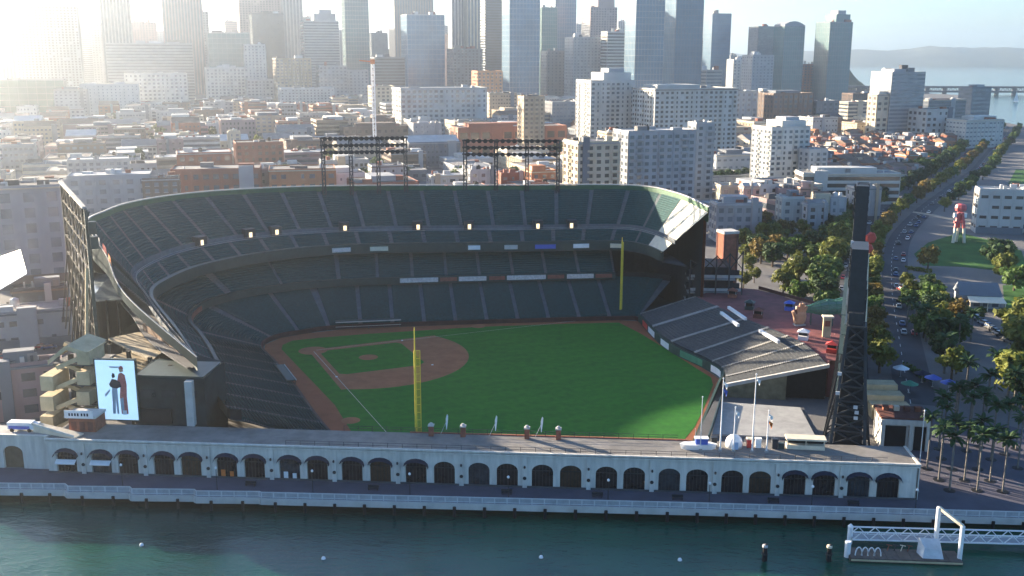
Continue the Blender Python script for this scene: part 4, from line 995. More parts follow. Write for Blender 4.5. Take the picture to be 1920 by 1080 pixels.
mb.add([(xa, 12, 20.5), (xm, 12, 24), (xm, 12, 23.0), (xa, 12, 19.5), (xb, 12, 22.6), (xb, 12, 21.6)], [(3, 2, 1, 0), (2, 5, 4, 1)]); mb.build('roof', m_tan, rp_, world=True)
MB().box((xof(95, 18, 2)+xof(172, 18, 2))/2, 19.5, 0, 9, 4, 5).build('ground_storey', m_concrete, rp_, world=True)
pv = thing('brick_pavilion', 'small red brick pavilion with a white sign roof below the ramp tower', 'pavilion', (xof(160, 6, 8), 7.0, 7.3))
MB().box(0, 0, 0, 5.8, 4.6, 3.0).build('wall', m_brick, pv); MB().box(-.3, 0, 3.0, 6.8, 5.0, .5).build('roof', m_concrete_lt, pv)
sg = MB().box(-.4, -2.56, 3.1, 6.2, .15, 1.7).build('sign', m_white, pv)
mb = MB()
for k in range(7): mb.box(-2.4+.62*k+(.2 if k > 3 else 0), -2.65, 3.6, .36, .03, .62)
mb.build('sign_lettering', m_navy, sg)
for k in range(3): MB().box(-1.8+1.8*k, -2.32, .3, 1.1, .06, 1.9).build('window', m_brick_dk, pv)
# stone ramp head at the arcade's west end
T = thing('stair_ramp', 'pale wedge-shaped stair head on the arcade roof at its west end', 'stair', (xof(110, 3, 8), 3.0, 7.3), -.25)
mb = MB(); mb.add([(-6, -.8, 0), (5, -1.2, 0), (5, 1.6, 0), (-6, 1, 0), (-6, -.8, 1.6), (5, -1.2, .25), (5, 1.6, .25), (-6, 1, 1.6)], [(3, 2, 1, 0), (4, 5, 6, 7), (0, 1, 5, 4), (1, 2, 6, 5), (2, 3, 7, 6), (3, 0, 4, 7)]); mb.build('ramp', m_cream, T)
mb = MB(); mb.bar((-6, -.9, 1.9), (5, -1.3, .6), .25, .5); mb.build('side_wall', m_stone, T)
# big white canopy at the far left
zz = (13, 24, 20, 9); p = [W(-40, 495, 13), W(38, 468, 24), W(50, 512, 20), W(-40, 565, 9)]
T = thing('white_canopy', 'large white tilted canopy panel at the far west of the ballpark', 'canopy', (p[1][0], p[1][1], 0))
mb = MB(); mb.add([(q[0], q[1], z) for q, z in zip(p, zz)]+[(q[0], q[1], z-.4) for q, z in zip(p, zz)], [(3, 2, 1, 0), (4, 5, 6, 7)]+[(i, (i+1) % 4, 4+(i+1) % 4, 4+i) for i in range(4)]); mb.build('panel', m_white, T, world=True)
for f in (.15, .5, .9):
    q = np.array(p[3])*(1-f)+np.array(p[2])*f; MB().tube((q[0], q[1]+2, 0), (q[0], q[1]+2, 9.3), .35, n=6).build('prop', m_steel_tan, T, world=True)

# ------------------------------------------------------------------ playground sculptures behind the bleachers
bo = W(1525, 575, 14.0)
T = thing('bottle_sculpture', 'giant green openwork bottle lying tilted behind the bleachers', 'sculpture', (72, 101, 8.9), math.radians(-8))
m_bott = mat('bottle_green', (0.05, 0.17, 0.12), .4, .4, .25, .8)
prof = [(1.0, -8.0), (1.0, -6.6), (1.1, -5.0), (2.0, -2.2), (2.4, 0), (2.1, 2.2), (2.5, 4.4), (2.5, 6.4), (1.9, 7.4)]
ax = Vector((1, .1, .12)).normalized(); c = Vector((-1.5, 0, 5.2)); b1 = ax.cross(Vector((0, 0, 1))).normalized(); b2 = ax.cross(b1)
mb = MB(); n = 12
ring = lambda r, z: [c+ax*z+(b1*math.cos(6.2832*i/n)+b2*math.sin(6.2832*i/n))*r for i in range(n)]
RR = [ring(r, z) for r, z in prof]
for j, R1 in enumerate(RR):
    for i in range(n): mb.bar(R1[i], R1[(i+1) % n], .22)
    if j < len(RR)-1:
        for i in range(n):
            mb.bar(R1[i], RR[j+1][i], .2)
            if i % 2: mb.bar(R1[i], RR[j+1][(i+1) % n], .14)
mb.build('bottle_frame', m_bott, T)
mb = MB(); inner = [(r*.86, z) for r, z in prof]; mb.lathe(c, inner, 12, ax); mb.build('inner_slide_tube', mat('slide_grey', (.10, .20, .18), .5, .4, .2, .8), T)
mb = MB(); mb.lathe(c-ax*8.0, [(1.15, -.9), (1.15, 0)], 12, ax); mb.build('cap', m_concrete_lt, T)
for x in (-6, 0, 5): mb = MB(); mb.bar((x, -1.5, 0), (x, 0, 4.6), .3); mb.bar((x, 1.5, 0), (x, 0, 4.6), .3); mb.build('trestle', m_steel_green, T)
T = thing('glove_sculpture', 'giant tan fielder\'s glove sculpture beside the green bottle', 'sculpture', (62.5, 100, 8.9), math.radians(200))
m_glove = mat('glove_leather', (0.42, 0.25, 0.16), .7, .3, .2, .6)
mb = MB(); mb.lathe((0, 0, 2.6), [(1.2, -2.4), (1.9, -1.6), (2.2, -.2), (2.0, 1.0), (1.2, 1.8)], 12); mb.v = [(v[0], v[1]*.45, v[2]) for v in mb.v]; mb.build('palm', m_glove, T, smooth=True)
for k, (a, l) in enumerate(((-.75, 3.0), (-.28, 3.5), (.15, 3.4), (.58, 2.9))):
    mb = MB(); mb.tube((math.sin(a)*1.4, 0, 3.6), (math.sin(a)*2.4, .7, 3.7+l*math.cos(a)*.9), .62, .42, 8); mb.build('finger', m_glove, T)
mb = MB(); mb.tube((1.3, .2, 2.2), (3.0, 1.0, 4.6), .65, .45, 8); mb.build('thumb', m_glove, T)
mb = MB(); mb.bar((1.0, .4, 4.2), (2.6, .9, 4.2), .25, 1.6); mb.build('webbing', m_brick_dk, T); MB().box(0, 0, 0, 3, 2, .4).build('plinth', m_concrete, T)
# a tan curved wall fragment and small huts on the concourse
T = thing('tan_kiosk', 'tall tan faceted kiosk next to the scoreboard on the red concourse', 'kiosk', (67.5, 88, 8.9))
mb = MB(); mb.prism([(-1.2, -.8), (.9, -1.1), (1.3, .3), (.2, 1.0), (-1.0, .7)], 0, 5.6); mb.build('shaft', m_tan, T); MB().box(.1, 0, 5.6, 2.9, 2.3, .4).build('cap', m_cream, T); MB().box(-.1, -1.05, 3.2, 1.4, .15, 1.6).build('sign_panel', m_brick, T)
for i, (x, y, m_, lab) in enumerate(((60.5, 84.5, m_white, 'small white food stall on the red concourse behind the bleachers'), (65.5, 72.5, m_red, 'red food stall nearest the scoreboard on the concourse'), (52, 108, m_brick_dk, 'dark red food stall beside the bleacher top'), (51, 118, m_steel_green, 'dark green food stall nearest the brick tower'), (48, 134, m_brick, 'brick coloured food stall at the north end of the concourse'), (63, 118, m_blue, 'blue grey food stall by the bottle sculpture'))):
    T = thing('food_stall', lab, 'stall', (x, y, 8.9), math.radians(-20), 'concourse food stalls')
    MB().box(0, 0, 0, 2.6, 2.2, 1.1).build('counter', m_, T); MB().box(0, .5, 1.1, 2.4, 1.0, 1.3).build('back', m_dark, T)
    mb = MB(); mb.add([(-1.6, -1.5, 2.3), (1.6, -1.5, 2.3), (1.6, 1.4, 2.3), (-1.6, 1.4, 2.3), (0, 0, 3.2)], [(0, 1, 4), (1, 2, 4), (2, 3, 4), (3, 0, 4), (3, 2, 1, 0)]); mb.build('roof', m_, T)
    for a in (-1, 1): MB().box(a*1.2, -1.0, 1.1, .1, .1, 1.2).build('post', m_galv, T)
# fan lot plaza: ticket block, umbrellas
g = thing('gate_block', 'pale flat-roofed gate building with two dark garage openings beside the palms', 'building', (70, 27, 0), math.radians(-4))
gx0, gx1 = -3.5, 6.4
MB().box(1.4, 4, 0, 10, 8, 6.9).build('wall', m_stone, g); MB().box(1.4, 4, 6.9, 10.6, 8.6, .5).build('roof', m_brick_dk, g); MB().box(1.4, -.3, 5.9, 10.6, .9, 1.1).build('fascia', m_stone, g)
for x, w in ((-.7, 4.6), (4.6, 2.4)): MB().box(x, -.06, .02, w, .2, 5.4).build('garage_door', m_dark, g)
for x in (-3.4, 2.6, 6.2): MB().box(x, -.35, 0, .8, .8, 5.9).build('pier', m_stone, g)
for k in range(4): MB().box(-2+2.3*k, 5, 7.4, 1.2, 1.2, 1.0).build('roof_planter', [m_brick, m_cream, m_brick_dk, m_brick][k], g)
for i, (px, py, m_, lab) in enumerate(((1690, 687, m_white, 'white market umbrella behind the gate block'), (1706, 716, m_green_sign, 'green market umbrella behind the gate block'), (1750, 705, m_blue, 'blue market umbrella beside the palms, western one of two'), (1780, 714, m_blue, 'blue market umbrella beside the palms, eastern one of two'), (1730, 697, m_navy, 'navy market umbrella between green and blue ones'))):
    p = W(px, py, 3); T = thing('umbrella', lab, 'umbrella', (p[0], p[1], 0), 0, 'market umbrellas')
    mb = MB(); n = 8; mb.add([(2.3*math.cos(6.2832*k/n), 2.3*math.sin(6.2832*k/n), 2.5) for k in range(n)]+[(0, 0, 3.5)], [(k, (k+1) % n, n) for k in range(n)]); mb.build('canopy', m_, T)
    MB().tube((0, 0, 0), (0, 0, 3.4), .05, n=6).build('pole', m_galv, T); MB().box(0, 0, 0, .6, .6, .12).build('base', m_concrete, T)
# stepped tan stands behind the board
T = thing('step_seats', 'sunlit tan stepped platforms just east of the scoreboard', 'steps', (74, 52, 0))
for k in range(4): MB().box(74.5-k*.4, 44+4.3*k, 0, 9, 4.0, 2.0+1.3*k).build('step', m_tan, T, world=True)
T = thing('tan_column', 'short tan column with a pale statue-like top beside the scoreboard', 'column', (71.0, 66, 0))
MB().box(0, 0, 0, 2.2, 2.2, 9).build('shaft', m_tan, T); MB().lathe((0, 0, 9), [(1.1, 0), (.7, 1.2), (1.0, 2.2), (.4, 3.2)], 10).build('finial', m_cream, T)

# ------------------------------------------------------------------ the dock
dk = thing('floating_dock', 'dark floating dock with white rail arches and a loading cradle off the quay', 'dock', (58, -19, WATER_Z))
MB().box(0, -.6, -.5, 19.5, 4.2, 1.1).build('pontoon', mat('wet_timber', (.07, .055, .045), .8, .3, .3, .8), dk); MB().box(0, -2.75, .2, 19.3, .2, .3).build('fender', m_tan, dk)
for k in range(9): MB().box(-8.6+2.15*k, -.6, .6, 2.05, 4.1, .08).build('deck_plank', mat('dock_deck', (.12, .10, .085), .85, .2, .3, .8), dk)
MB().tube((-9.9, -.9, -2), (-9.9, -.9, 3.0), .55, n=12).build('guide_pile', m_white, dk); MB().tube((9.6, -1.2, -2), (9.6, -1.2, 6.8), .42, n=12).build('guide_pile', m_white, dk); MB().tube((6.6, 2.6, -2), (6.6, 2.6, 8.6), .42, n=12).build('guide_pile', m_white, dk)
mb = MB(); mb.bar((6.6, 2.6, 8.5), (9.6, -1.2, 6.8), .5); mb.build('gantry_beam', m_cream, dk)
for k in range(4):
    mb = MB(); x = -8.0+1.1*k
    for a in range(7):
        t0_, t1_ = math.pi*a/7, math.pi*(a+1)/7; mb.bar((x-.1+.6*math.cos(t0_), -1.6, .7+1.6*math.sin(t0_)), (x-.1+.6*math.cos(t1_), -1.6, .7+1.6*math.sin(t1_)), .16)
    mb.build('rail_arch', m_white, dk)
mb = MB(); mb.add([(3.0, -1.9, .7), (6.6, -2.0, .7), (6.9, .4, .7), (2.6, .4, .7), (3.4, -1.2, 2.4), (6.2, -1.2, 2.0), (6.4, .4, 3.4), (2.8, .4, 3.6)], [(0, 1, 5, 4), (1, 2, 6, 5), (2, 3, 7, 6), (3, 0, 4, 7), (4, 5, 6, 7)]); mb.build('loading_cradle', m_galv, dk)
for k in range(4): mb = MB(); mb.bar((-2.5+1.2*k, .6, .7), (-2.2+1.2*k, .6, 1.9), .12); mb.bar((-2.7+1.2*k, .6, 1.9), (-1.7+1.2*k, .6, 1.7), .12); mb.build('kayak_rest', [m_brick, m_steel_dark, m_cream, m_brick][k], dk)
gw = thing('gangway', 'long white truss gangway leading east from the dock', 'gangway', (49, -15.6, 0))
mb = MB(); gz = -1.2; L0, L1 = 50.0, 96.0
for y in (-15.9, -13.7):
    for z in (gz, gz+1.5): mb.bar((L0, y, z), (L1, y+.9, z), .22)
    k = L0
    i = 0
    while k < L1-1:
        mb.bar((k, y+.9*(k-L0)/46, gz), (k+1.5, y+.9*(k-L0)/46, gz+1.5), .14); mb.bar((k+1.5, y+.9*(k-L0)/46, gz+1.5), (k+3, y+.9*(k-L0)/46, gz), .14); k += 3.0
mb.build('truss', m_white, gw, world=True)
mb = MB(); mb.add([(L0, -15.8, gz+.1), (L1, -14.9, gz+.1), (L1, -12.9, gz+.1), (L0, -13.8, gz+.1)], [(0, 1, 2, 3)]); mb.build('deck', m_mesh, gw, world=True)
for i, (x, y, lab) in enumerate(((33, -22.5, 'dark mooring pile cluster with a gull-white cap, farther from the dock'), (44.4, -21.8, 'dark mooring pile cluster next to the floating dock'))):
    T = thing('mooring_pile', lab, 'pile', (x, y, WATER_Z), 0, 'mooring piles')
    for k in range(3): MB().tube((.35*math.cos(k*2.1), .35*math.sin(k*2.1), -3), (.12*math.cos(k*2.1), .12*math.sin(k*2.1), 3.2-.5*k), .32, .28, 8).build('timber', m_dark, T)
    MB().lathe((0, 0, 2.6), [(.5, 0), (.5, .35), (.1, .6)], 8).build('cap', m_concrete_lt if i == 0 else m_cream, T)
    MB().lathe((0, 0, 1.2), [(.62, 0), (.62, .3)], 10).build('band', m_iron, T)
T = thing('white_pile', 'single white pipe pile standing in the water beside the quay', 'pile', (49.8, -14.6, WATER_Z)); MB().tube((0, 0, -3), (0, 0, 3.4), .5, n=12).build('pipe', m_white, T); MB().lathe((0, 0, 3.4), [(.55, 0), (.1, .5)], 12).build('cap', m_white, T)
T = thing('gangway_pile', 'dark pile under the gangway at the east edge', 'pile', (81, -16.6, WATER_Z)); MB().tube((0, 0, -3), (0, 0, 1.5), .4, n=10).build('timber', m_dark, T); MB().lathe((0, 0, 1.5), [(.42, 0), (.1, .2)], 10).build('cap', m_iron, T)
for i, (x, y, lab) in enumerate(((-79.9, -25.4, 'white buoy on the green lit water at the west'), (-45.4, -27.9, 'white buoy on dark water west of the middle'), (-6.7, -24.5, 'white buoy on dark water near the middle'), (18.0, -23.6, 'white buoy nearest the mooring piles'))):
    T = thing('buoy', lab, 'buoy', (x, y, WATER_Z), 0, 'white buoys on the cove'); MB().lathe((0, 0, -.3), [(.1, 0), (.36, .16), (.4, .4), (.25, .7), (.06, .8)], 12).build('float', m_white, T, smooth=True); MB().tube((0, 0, .6), (0, 0, 1.2), .05, n=6).build('eye_post', m_iron, T)

# ================================================================== THE CITY
def bmat(key):
    C = {'white': (0.43, 0.43, 0.41), 'cream': (0.47, 0.41, 0.31), 'grey': (0.27, 0.275, 0.28), 'pale': (0.30, 0.31, 0.32), 'tan': (0.36, 0.29, 0.21), 'brick': (0.24, 0.095, 0.065), 'rust': (0.36, 0.15, 0.075),
         'brown': (0.15, 0.11, 0.09), 'pink': (0.40, 0.28, 0.25), 'dark': (0.075, 0.08, 0.09), 'slate': (0.14, 0.155, 0.175), 'orange': (0.5, 0.25, 0.13), 'mauve': (0.26, 0.19, 0.19)}
    return mat('wall_'+key, C[key], .85, .25, .14, .08, .05, objvar=.10)
def gmat(key):
    C = {'blue': (0.055, 0.13, 0.20), 'teal': (0.045, 0.12, 0.13), 'grey': (0.09, 0.11, 0.13), 'pale': (0.20, 0.25, 0.29), 'sky': (0.10, 0.19, 0.27), 'green': (0.04, 0.13, 0.105)}
    return mat('curtain_'+key, C[key], .18, .6, .25, .02, objvar=.08)
m_win = mat('window_dark', (0.075, 0.088, 0.105), .12, .8, .5, .12)
m_win3 = mat('window_grey', (0.16, 0.175, 0.19), .15, .7, .4, .12)
m_win4 = mat('window_brown', (0.06, 0.05, 0.045), .2, .6, .5, .12)
m_win2 = mat('window_blue', (0.05, 0.075, 0.10), .12, .6, .5, .12)
m_roofs = [mat('roof_gravel', (0.20, 0.195, 0.19), .95, .2, .25, .15), mat('roof_pale', (0.42, 0.42, 0.41), .9, .2, .2, .12), mat('roof_tar', (0.085, 0.085, 0.09), .95, .2, .3, .15), mat('roof_brown', (0.16, 0.115, 0.09), .95, .2, .3, .15)]
m_unit = mat('roof_unit', (0.46, 0.46, 0.45), .7, .3, .2, .3)
FOOT = []      # (x, y, radius) of buildings already standing
WINM = {}
def win_mesh(w, h, m):
    k = (round(w, 1), round(h, 1), m.name)
    if k not in WINM:
        mb = MB(); mb.box(0, 0, 0, k[0], .24, k[1]); WINM[k] = with_mat(mb.mesh('window'), m)
    return WINM[k]
def sill_mesh(w):
    k = ('sill', round(w, 1))
    if k not in WINM: WINM[k] = with_mat(MB().box(0, -.1, -.18, k[1]+.3, .4, .18).mesh('sill'), m_concrete_lt)
    return WINM[k]
def facade(root, face, w, d, z0, z1, bay, flr, ww, wh, m, single, rng, wall_m, style):
    """windows and piers of one face: face 0 front (-y), 1 west (-x), 2 east (+x)"""
    L = w if face == 0 else d; nx = max(1, int(L/bay)); nz = max(1, int((z1-z0-.8)/flr)); bx = L/nx; fz = (z1-z0-.8)/nz
    def P(s, out, z):
        s -= L/2
        return (s, -d/2-out, z) if face == 0 else ((-w/2-out, -s, z) if face == 1 else (w/2+out, s, z))
    ww_, wh_ = min(ww, bx*.86), min(wh, fz*.8)
    if single:
        wm = win_mesh(ww_, wh_, m); sm = sill_mesh(ww_) if style == 'brick' else None
        for i in range(nx):
            for k in range(nz):
                p = P(bx*(i+.5), .02, z0+fz*k+(fz-wh_)*.55)
                o = inst('window', wm, root, p, (0, 0, 0 if face == 0 else (-math.pi/2 if face == 1 else math.pi/2)))
                if sm: inst('sill', sm, o)
    else:
        mb = MB()
        def q(s0, s1, a, b): mb.quad(P(s0, .06, a), P(s1, .06, a), P(s1, .06, b), P(s0, .06, b))
        if style == 'strip':
            for k in range(nz): q(.4, L-.4, z0+fz*k+fz*.3, z0+fz*k+fz*.85)
        elif style == 'vert':
            for i in range(nx): q(bx*i+bx*.2, bx*i+bx*.8, z0+1.0, z1-1.2)
        else:
            wk_ = [rng.choice((1.0, 1.0, .62, 1.12)) for _ in range(nx)]
            for i in range(nx):
                for k in range(nz):
                    if rng.random() < .07: continue
                    ww_ = min(ww, bx*.86)*wk_[i]; a = bx*(i+.5)-ww_/2; b = z0+fz*k+(fz-wh_)*.55; q(a, a+ww_, b, b+wh_)
        mb.build('windows', m, root, kind='stuff')
    if style in ('grid', 'brick', 'vert', 'condo') and L > 6:
        mb = MB()
        for i in range(nx+1):
            if style == 'condo' and i % 2: continue
            s = min(max(bx*i, .3), L-.3); a = P(s, .0, z0); t = .32 if style != 'vert' else .5
            mb.box(a[0], a[1], z0, *((t*1.2, .5) if face == 0 else (.5, t*1.2)), z1-z0-.1)
        mb.build('piers', wall_m, root, kind='stuff')
    if style in ('strip', 'glass'):
        mb = MB()
        for k in range(1, nz+1):
            a = P(L/2, .0, z0+fz*k); mb.box(a[0], a[1], z0+fz*k-.18, *((L, .34) if face == 0 else (.34, L)), .36 if style == 'glass' else .3)
        mb.build('floor_bands', wall_m, root, kind='stuff')
    if style == 'glass':
        mb = MB()
        for i in range(nx+1):
            a = P(min(max(bx*i, .2), L-.2), .0, z0); mb.box(a[0], a[1], z0, *((.22, .5) if face == 0 else (.5, .22)), z1-z0)
        mb.build('mullions', wall_m, root, kind='stuff')
    if style == 'condo':
        for i in range(1, nx, 3):
            mb = MB()
            for k in range(nz):
                a = P(bx*(i+.5), .55, z0); mb.box(a[0], a[1], z0+fz*k-.1, *((bx*.95, 1.2) if face == 0 else (1.2, bx*.95)), .18)
                b = P(bx*(i+.5), 1.1, z0); mb.box(b[0], b[1], z0+fz*k+.08, *((bx*.95, .08) if face == 0 else (.08, bx*.95)), .9)
            mb.build('balconies', wall_m, root, kind='stuff')
def building(px0, px1, ytop, D, style, wall, label, ratio=.8, rot=GR, roof=None, bay=None, flr=None, ww=None, wh=None, top=None, tilt=0, name=None, cat='building', group=None, single=None, band=None, minh=4.0, gm=None, H=None):
    if H: D = (CAM[2]-H)*FPX/(ytop-100.6)*1.01
    pc = (px0+px1)/2.0; x, y, _ = ray_at(pc, 300, D)
    az = math.atan2(y-CAM[1], x-CAM[0]); th = rot-(az-math.pi/2)
    span = (px1-px0)/FPX*D/ max(.85, math.cos(az-YAW))*1.0
    w = span/(abs(math.cos(th))+ratio*abs(math.sin(th))); d = w*ratio
    dn = D-(d*abs(math.cos(th))+w*abs(math.sin(th)))/2*.7
    h = max(minh, ray_at(pc, ytop, dn)[2])
    return put_building(x, y, w, d, h, style, wall, label, rot, D, roof, bay, flr, ww, wh, top, name, cat, group, single, gm)
def put_building(x, y, w, d, h, style, wall, label, rot, D, roof=None, bay=None, flr=None, ww=None, wh=None, top=None, name=None, cat='building', group=None, single=None, gm=None):
    rng = random.Random(int(x*13+y*7)); FOOT.append((x, y, math.hypot(w, d)/2))
    nm = name or {'glass': 'glass_tower', 'brick': 'brick_building', 'condo': 'apartment_block', 'strip': 'office_block', 'vert': 'office_tower', 'grid': 'office_building', 'low': 'low_block'}[style]
    T = thing(nm, label, cat, (x, y, 0), rot, group)
    far = D > 1000
    wm_ = rng.choice((m_win, m_win, m_win3, m_win4)); wsz = rng.choice(((2.0, 1.6), (1.3, 2.0), (2.6, 1.4), (1.1, 1.6), (3.0, 2.0))); by_ = rng.choice((3.4, 4.2, 5.2)); lst = rng.choice(('grid', 'grid', 'strip', 'plain', 'brick'))
    if style == 'glass':
        wm = gmat(wall); tr = bmat(gm or 'pale')
        MB().box(0, 0, 0, w, d, h).build('curtain_wall', wm, T)
        b, f = bay or max(3.0, w/9), flr or (8.0 if far else 4.0)
        for fc in (0, 1, 2): facade(T, fc, w, d, 0, h, b, f, 1, 1, m_win2, False, rng, tr, 'glass')
    elif style == 'low':
        wm = bmat(wall); MB().box(0, 0, 0, w, d, h).build('wall', wm, T)
        for fc in (0, 1, 2): facade(T, fc, w, d, .5, h, bay or by_, flr or 3.8, ww or wsz[0], wh or wsz[1], wm_, False, rng, wm, lst)
    else:
        wm = bmat(wall); MB().box(0, 0, 0, w, d, h).build('wall', wm, T)
        b = bay or (6.0 if far else 4.0); f = flr or (5.0 if far else 3.4)
        sg = (D < 620 and style in ('brick', 'condo', 'grid')) if single is None else single
        if sg and (w+2*d)/b*h/f > 280: b *= 1.35
        if sg and (w+2*d)/b*h/f > 290: sg = False
        for fc in (0, 1, 2): facade(T, fc, w, d, .6, h, b, f, ww or b*.55, wh or f*.55, wm_ if style != 'vert' else m_win2, sg, rng, wm, style)
    # roof with parapet and plant
    rm = m_roofs[roof if roof is not None else rng.randrange(4)]
    MB().box(0, 0, h+.004, w-.5, d-.5, .25).build('roof', rm, T)
    mb = MB(); e = .3; ph = .9 if h > 12 else .6
    for cx, cy, sx, sy in ((0, -d/2+e/2, w, e), (0, d/2-e/2, w, e), (-w/2+e/2, 0, e, d-2*e), (w/2-e/2, 0, e, d-2*e)): mb.box(cx, cy, h+.008, sx, sy, ph)
    mb.build('parapet', bmat(wall) if style != 'glass' else bmat(gm or 'pale'), T)
    if top == 'crown':
        MB().box(0, 0, h+.3, w*.72, d*.72, min(14, h*.07)).build('crown', bmat('slate') if style == 'glass' else bmat(wall), T); MB().tube((0, 0, h), (0, 0, h+min(26, h*.16)), .5, .2, 6).build('mast', m_unit, T)
    elif top == 'step':
        MB().box(w*.12, 0, h+.3, w*.62, d*.8, h*.10).build('setback', bmat(wall) if style != 'glass' else gmat(wall), T); MB().box(w*.15, 0, h*1.10+.3, w*.35, d*.5, h*.05).build('penthouse', bmat('pale'), T)
    elif top == 'curve':
        mb = MB(); n = 8
        A = [(-w/2+w*k/n, -d/2, h+.3+h*.07*math.sin(math.pi*(k/n)*.8+.4)) for k in range(n+1)]; B = [(a[0], d/2, a[2]) for a in A]; A0 = [(a[0], a[1], h) for a in A]; B0 = [(b[0], b[1], h) for b in B]
        mb.strip(A, B); mb.strip(A0, A); mb.strip(B, B0); mb.quad(A0[0], A[0], B[0], B0[0]); mb.quad(A0[-1], B0[-1], B[-1], A[-1]); mb.build('curved_crown', bmat('pale'), T)
    elif top == 'gable':
        mb = MB(); r = h+min(5, w*.22); mb.add([(-w/2, -d/2, h+.3), (w/2, -d/2, h+.3), (w/2, d/2, h+.3), (-w/2, d/2, h+.3), (-w/2, 0, r), (w/2, 0, r)], [(0, 1, 5, 4), (2, 3, 4, 5), (0, 4, 3), (1, 2, 5)]); mb.build('gable_roof', rm, T)
    if top != 'gable':
        for k in range(rng.randint(2, 5) if w > 9 else 1):
            s = rng.uniform(.06, .2)*min(w, d)
            MB().box(rng.uniform(-.36, .36)*w, rng.uniform(-.36, .36)*d, h+.26+.002*k, s*rng.uniform(1, 2.2), s, rng.uniform(.8, 2.8) if h < 60 else rng.uniform(3, 7)).build('rooftop_unit', rng.choice((m_unit, m_unit, m_roofs[0], m_roofs[2], m_brick)) if style == 'glass' or rng.random() < .8 else bmat(wall), T)
        if D < 1000 and w > 8:
            if rng.random() < .35: MB().lathe((rng.uniform(-.3, .3)*w, rng.uniform(-.2, .3)*d, h+.25), [(1.3, 0), (1.3, 2.2), (.1, 2.9)], 10).build('roof_tank', rng.choice((m_unit, m_steel_tan)), T)
            for k in range(rng.randint(0, 3)): MB().tube((rng.uniform(-.42, .42)*w, rng.uniform(-.42, .42)*d, h+.2), (0, 0, 0), .1, n=5) if False else MB().box(rng.uniform(-.42, .42)*w, rng.uniform(-.42, .42)*d, h+.24, .5, .5, rng.uniform(1.0, 2.4)).build('vent', m_unit, T)
    if style != 'glass' and D < 1500 and w > 9:
        if rng.random() < .45:
            cw_ = w*rng.uniform(.10, .18); sx = rng.choice((-.32, -.1, .15, .34))*w
            MB().box(sx, -d/2+.6, 0, cw_, 2.6, h+rng.uniform(1.5, 3.2)).build('stair_core', bmat(rng.choice(('grey', 'pale', 'cream', 'tan', 'slate', wall))), T)
        if rng.random() < .5:
            c_ = bmat(rng.choice(('white', 'cream', 'pale', 'brown', 'slate')))
            mb = MB(); mb.box(0, -d/2-.25, h-.5, w+.5, .6, .55); mb.box(-w/2-.25, 0, h-.502, .6, d+.4, .55); mb.build('cornice', c_, T)
        if rng.random() < .35 and top is None:
            MB().box(rng.uniform(-.15, .15)*w, d*.08, h+.262, w*rng.uniform(.35, .65), d*.6, 3.1).build('upper_storey', bmat(rng.choice(('pale', 'white', wall, 'slate'))), T)
        if h > 9 and rng.random() < .5:
            mb = MB(); mb.box(0, -d/2-.1, .02, w+.1, .5, 3.2); mb.build('ground_floor_band', bmat(rng.choice(('dark', 'brown', 'slate'))), T)
    return T
B = building
kn0 = {'pale': 'light grey', 'grey': 'grey', 'mauve': 'mauve', 'slate': 'slate'}
# ---- downtown towers, far to near
B(-30, 42, -25, 2318, 'vert', 'pale', 'very pale tall tower at the extreme west, lost in glare', .7)
B(66, 160, 12, 2240, 'grid', 'grey', 'broad pale slab tower in the western glare', .6, top='step')
B(195, 232, 45, 2440, 'grid', 'pale', 'slim pale tower leaning on a taller one in the western glare', .8)
B(216, 262, -25, 2257, 'vert', 'grey', 'tall pale tower with vertical lines west of the wide teal block', .8, top='crown')
B(230, 362, 82, 2040, 'strip', 'pale', 'wide low office slab with a teal band in the western glare', .5)
B(268, 308, 42, 2562, 'grid', 'mauve', 'pinkish grey slab between two taller western towers', .7)
B(328, 392, -25, 2318, 'vert', 'mauve', 'tall mauve-grey tower with stepped shoulder in the western glare', .8)
B(390, 406, 22, 2342, 'grid', 'grey', 'narrow shoulder tower hugging the mauve-grey one', 1.0)
B(404, 476, 62, 1972, 'glass', 'teal', 'pale teal square office block west of centre', .8, gm='pale')
B(468, 506, 84, 1944, 'grid', 'white', 'white office wing with two pale piers beside the teal square block', .7)
B(462, 560, -30, 2440, 'grid', 'mauve', 'massive stepped grey tower above a dark square one', .7)
B(484, 541, 26, 2112, 'grid', 'dark', 'dark square-topped tower in front of the massive stepped one', .8)
B(541, 578, -20, 2318, 'vert', 'grey', 'grey ribbed tower behind the white-topped slab', .8)
B(575, 642, 40, 2048, 'strip', 'pale', 'pale blue-grey slab tower with white crown pieces', .7, top='step')
B(522, 588, 110, 1768, 'grid', 'tan', 'low tan square block below the dark square tower', .8)
B(600, 655, 124, 1740, 'grid', 'grey', 'dull grey mid-rise block beside a thin white crane mast', .8)
B(650, 698, -30, 2112, 'glass', 'teal', 'teal-grey glass tower left of a bright gap of sky', .8)
B(698, 732, 62, 2196, 'grid', 'slate', 'slate tower rising to half height in a bright sky gap', .8)
B(735, 816, -30, 2562, 'vert', 'brown', 'broad brownish tower far behind the bright-edged glass slab', .7)
B(757, 836, 28, 1904, 'glass', 'sky', 'glass slab with bright west edge in front of the brownish tower', .7, gm='white')
B(700, 762, 108, 1795, 'strip', 'slate', 'slate mid-rise at the foot of the bright-edged glass slab', .7)
B(834, 850, 66, 2240, 'grid', 'mauve', 'thin mauve tower next to white-striped towers', 1)
B(843, 878, -30, 2196, 'vert', 'white', 'tall white-striped tower, west one of a close pair', .9)
B(872, 902, -12, 2176, 'vert', 'cream', 'cream ribbed tower, east one of a close pair', .9)
B(902, 945, -30, 2048, 'strip', 'dark', 'dark tall slab directly west of the bright white-edged tower', .8)
B(840, 905, 92, 1836, 'grid', 'slate', 'slate blue-grey mid-rise in front of the ribbed pair', .8)
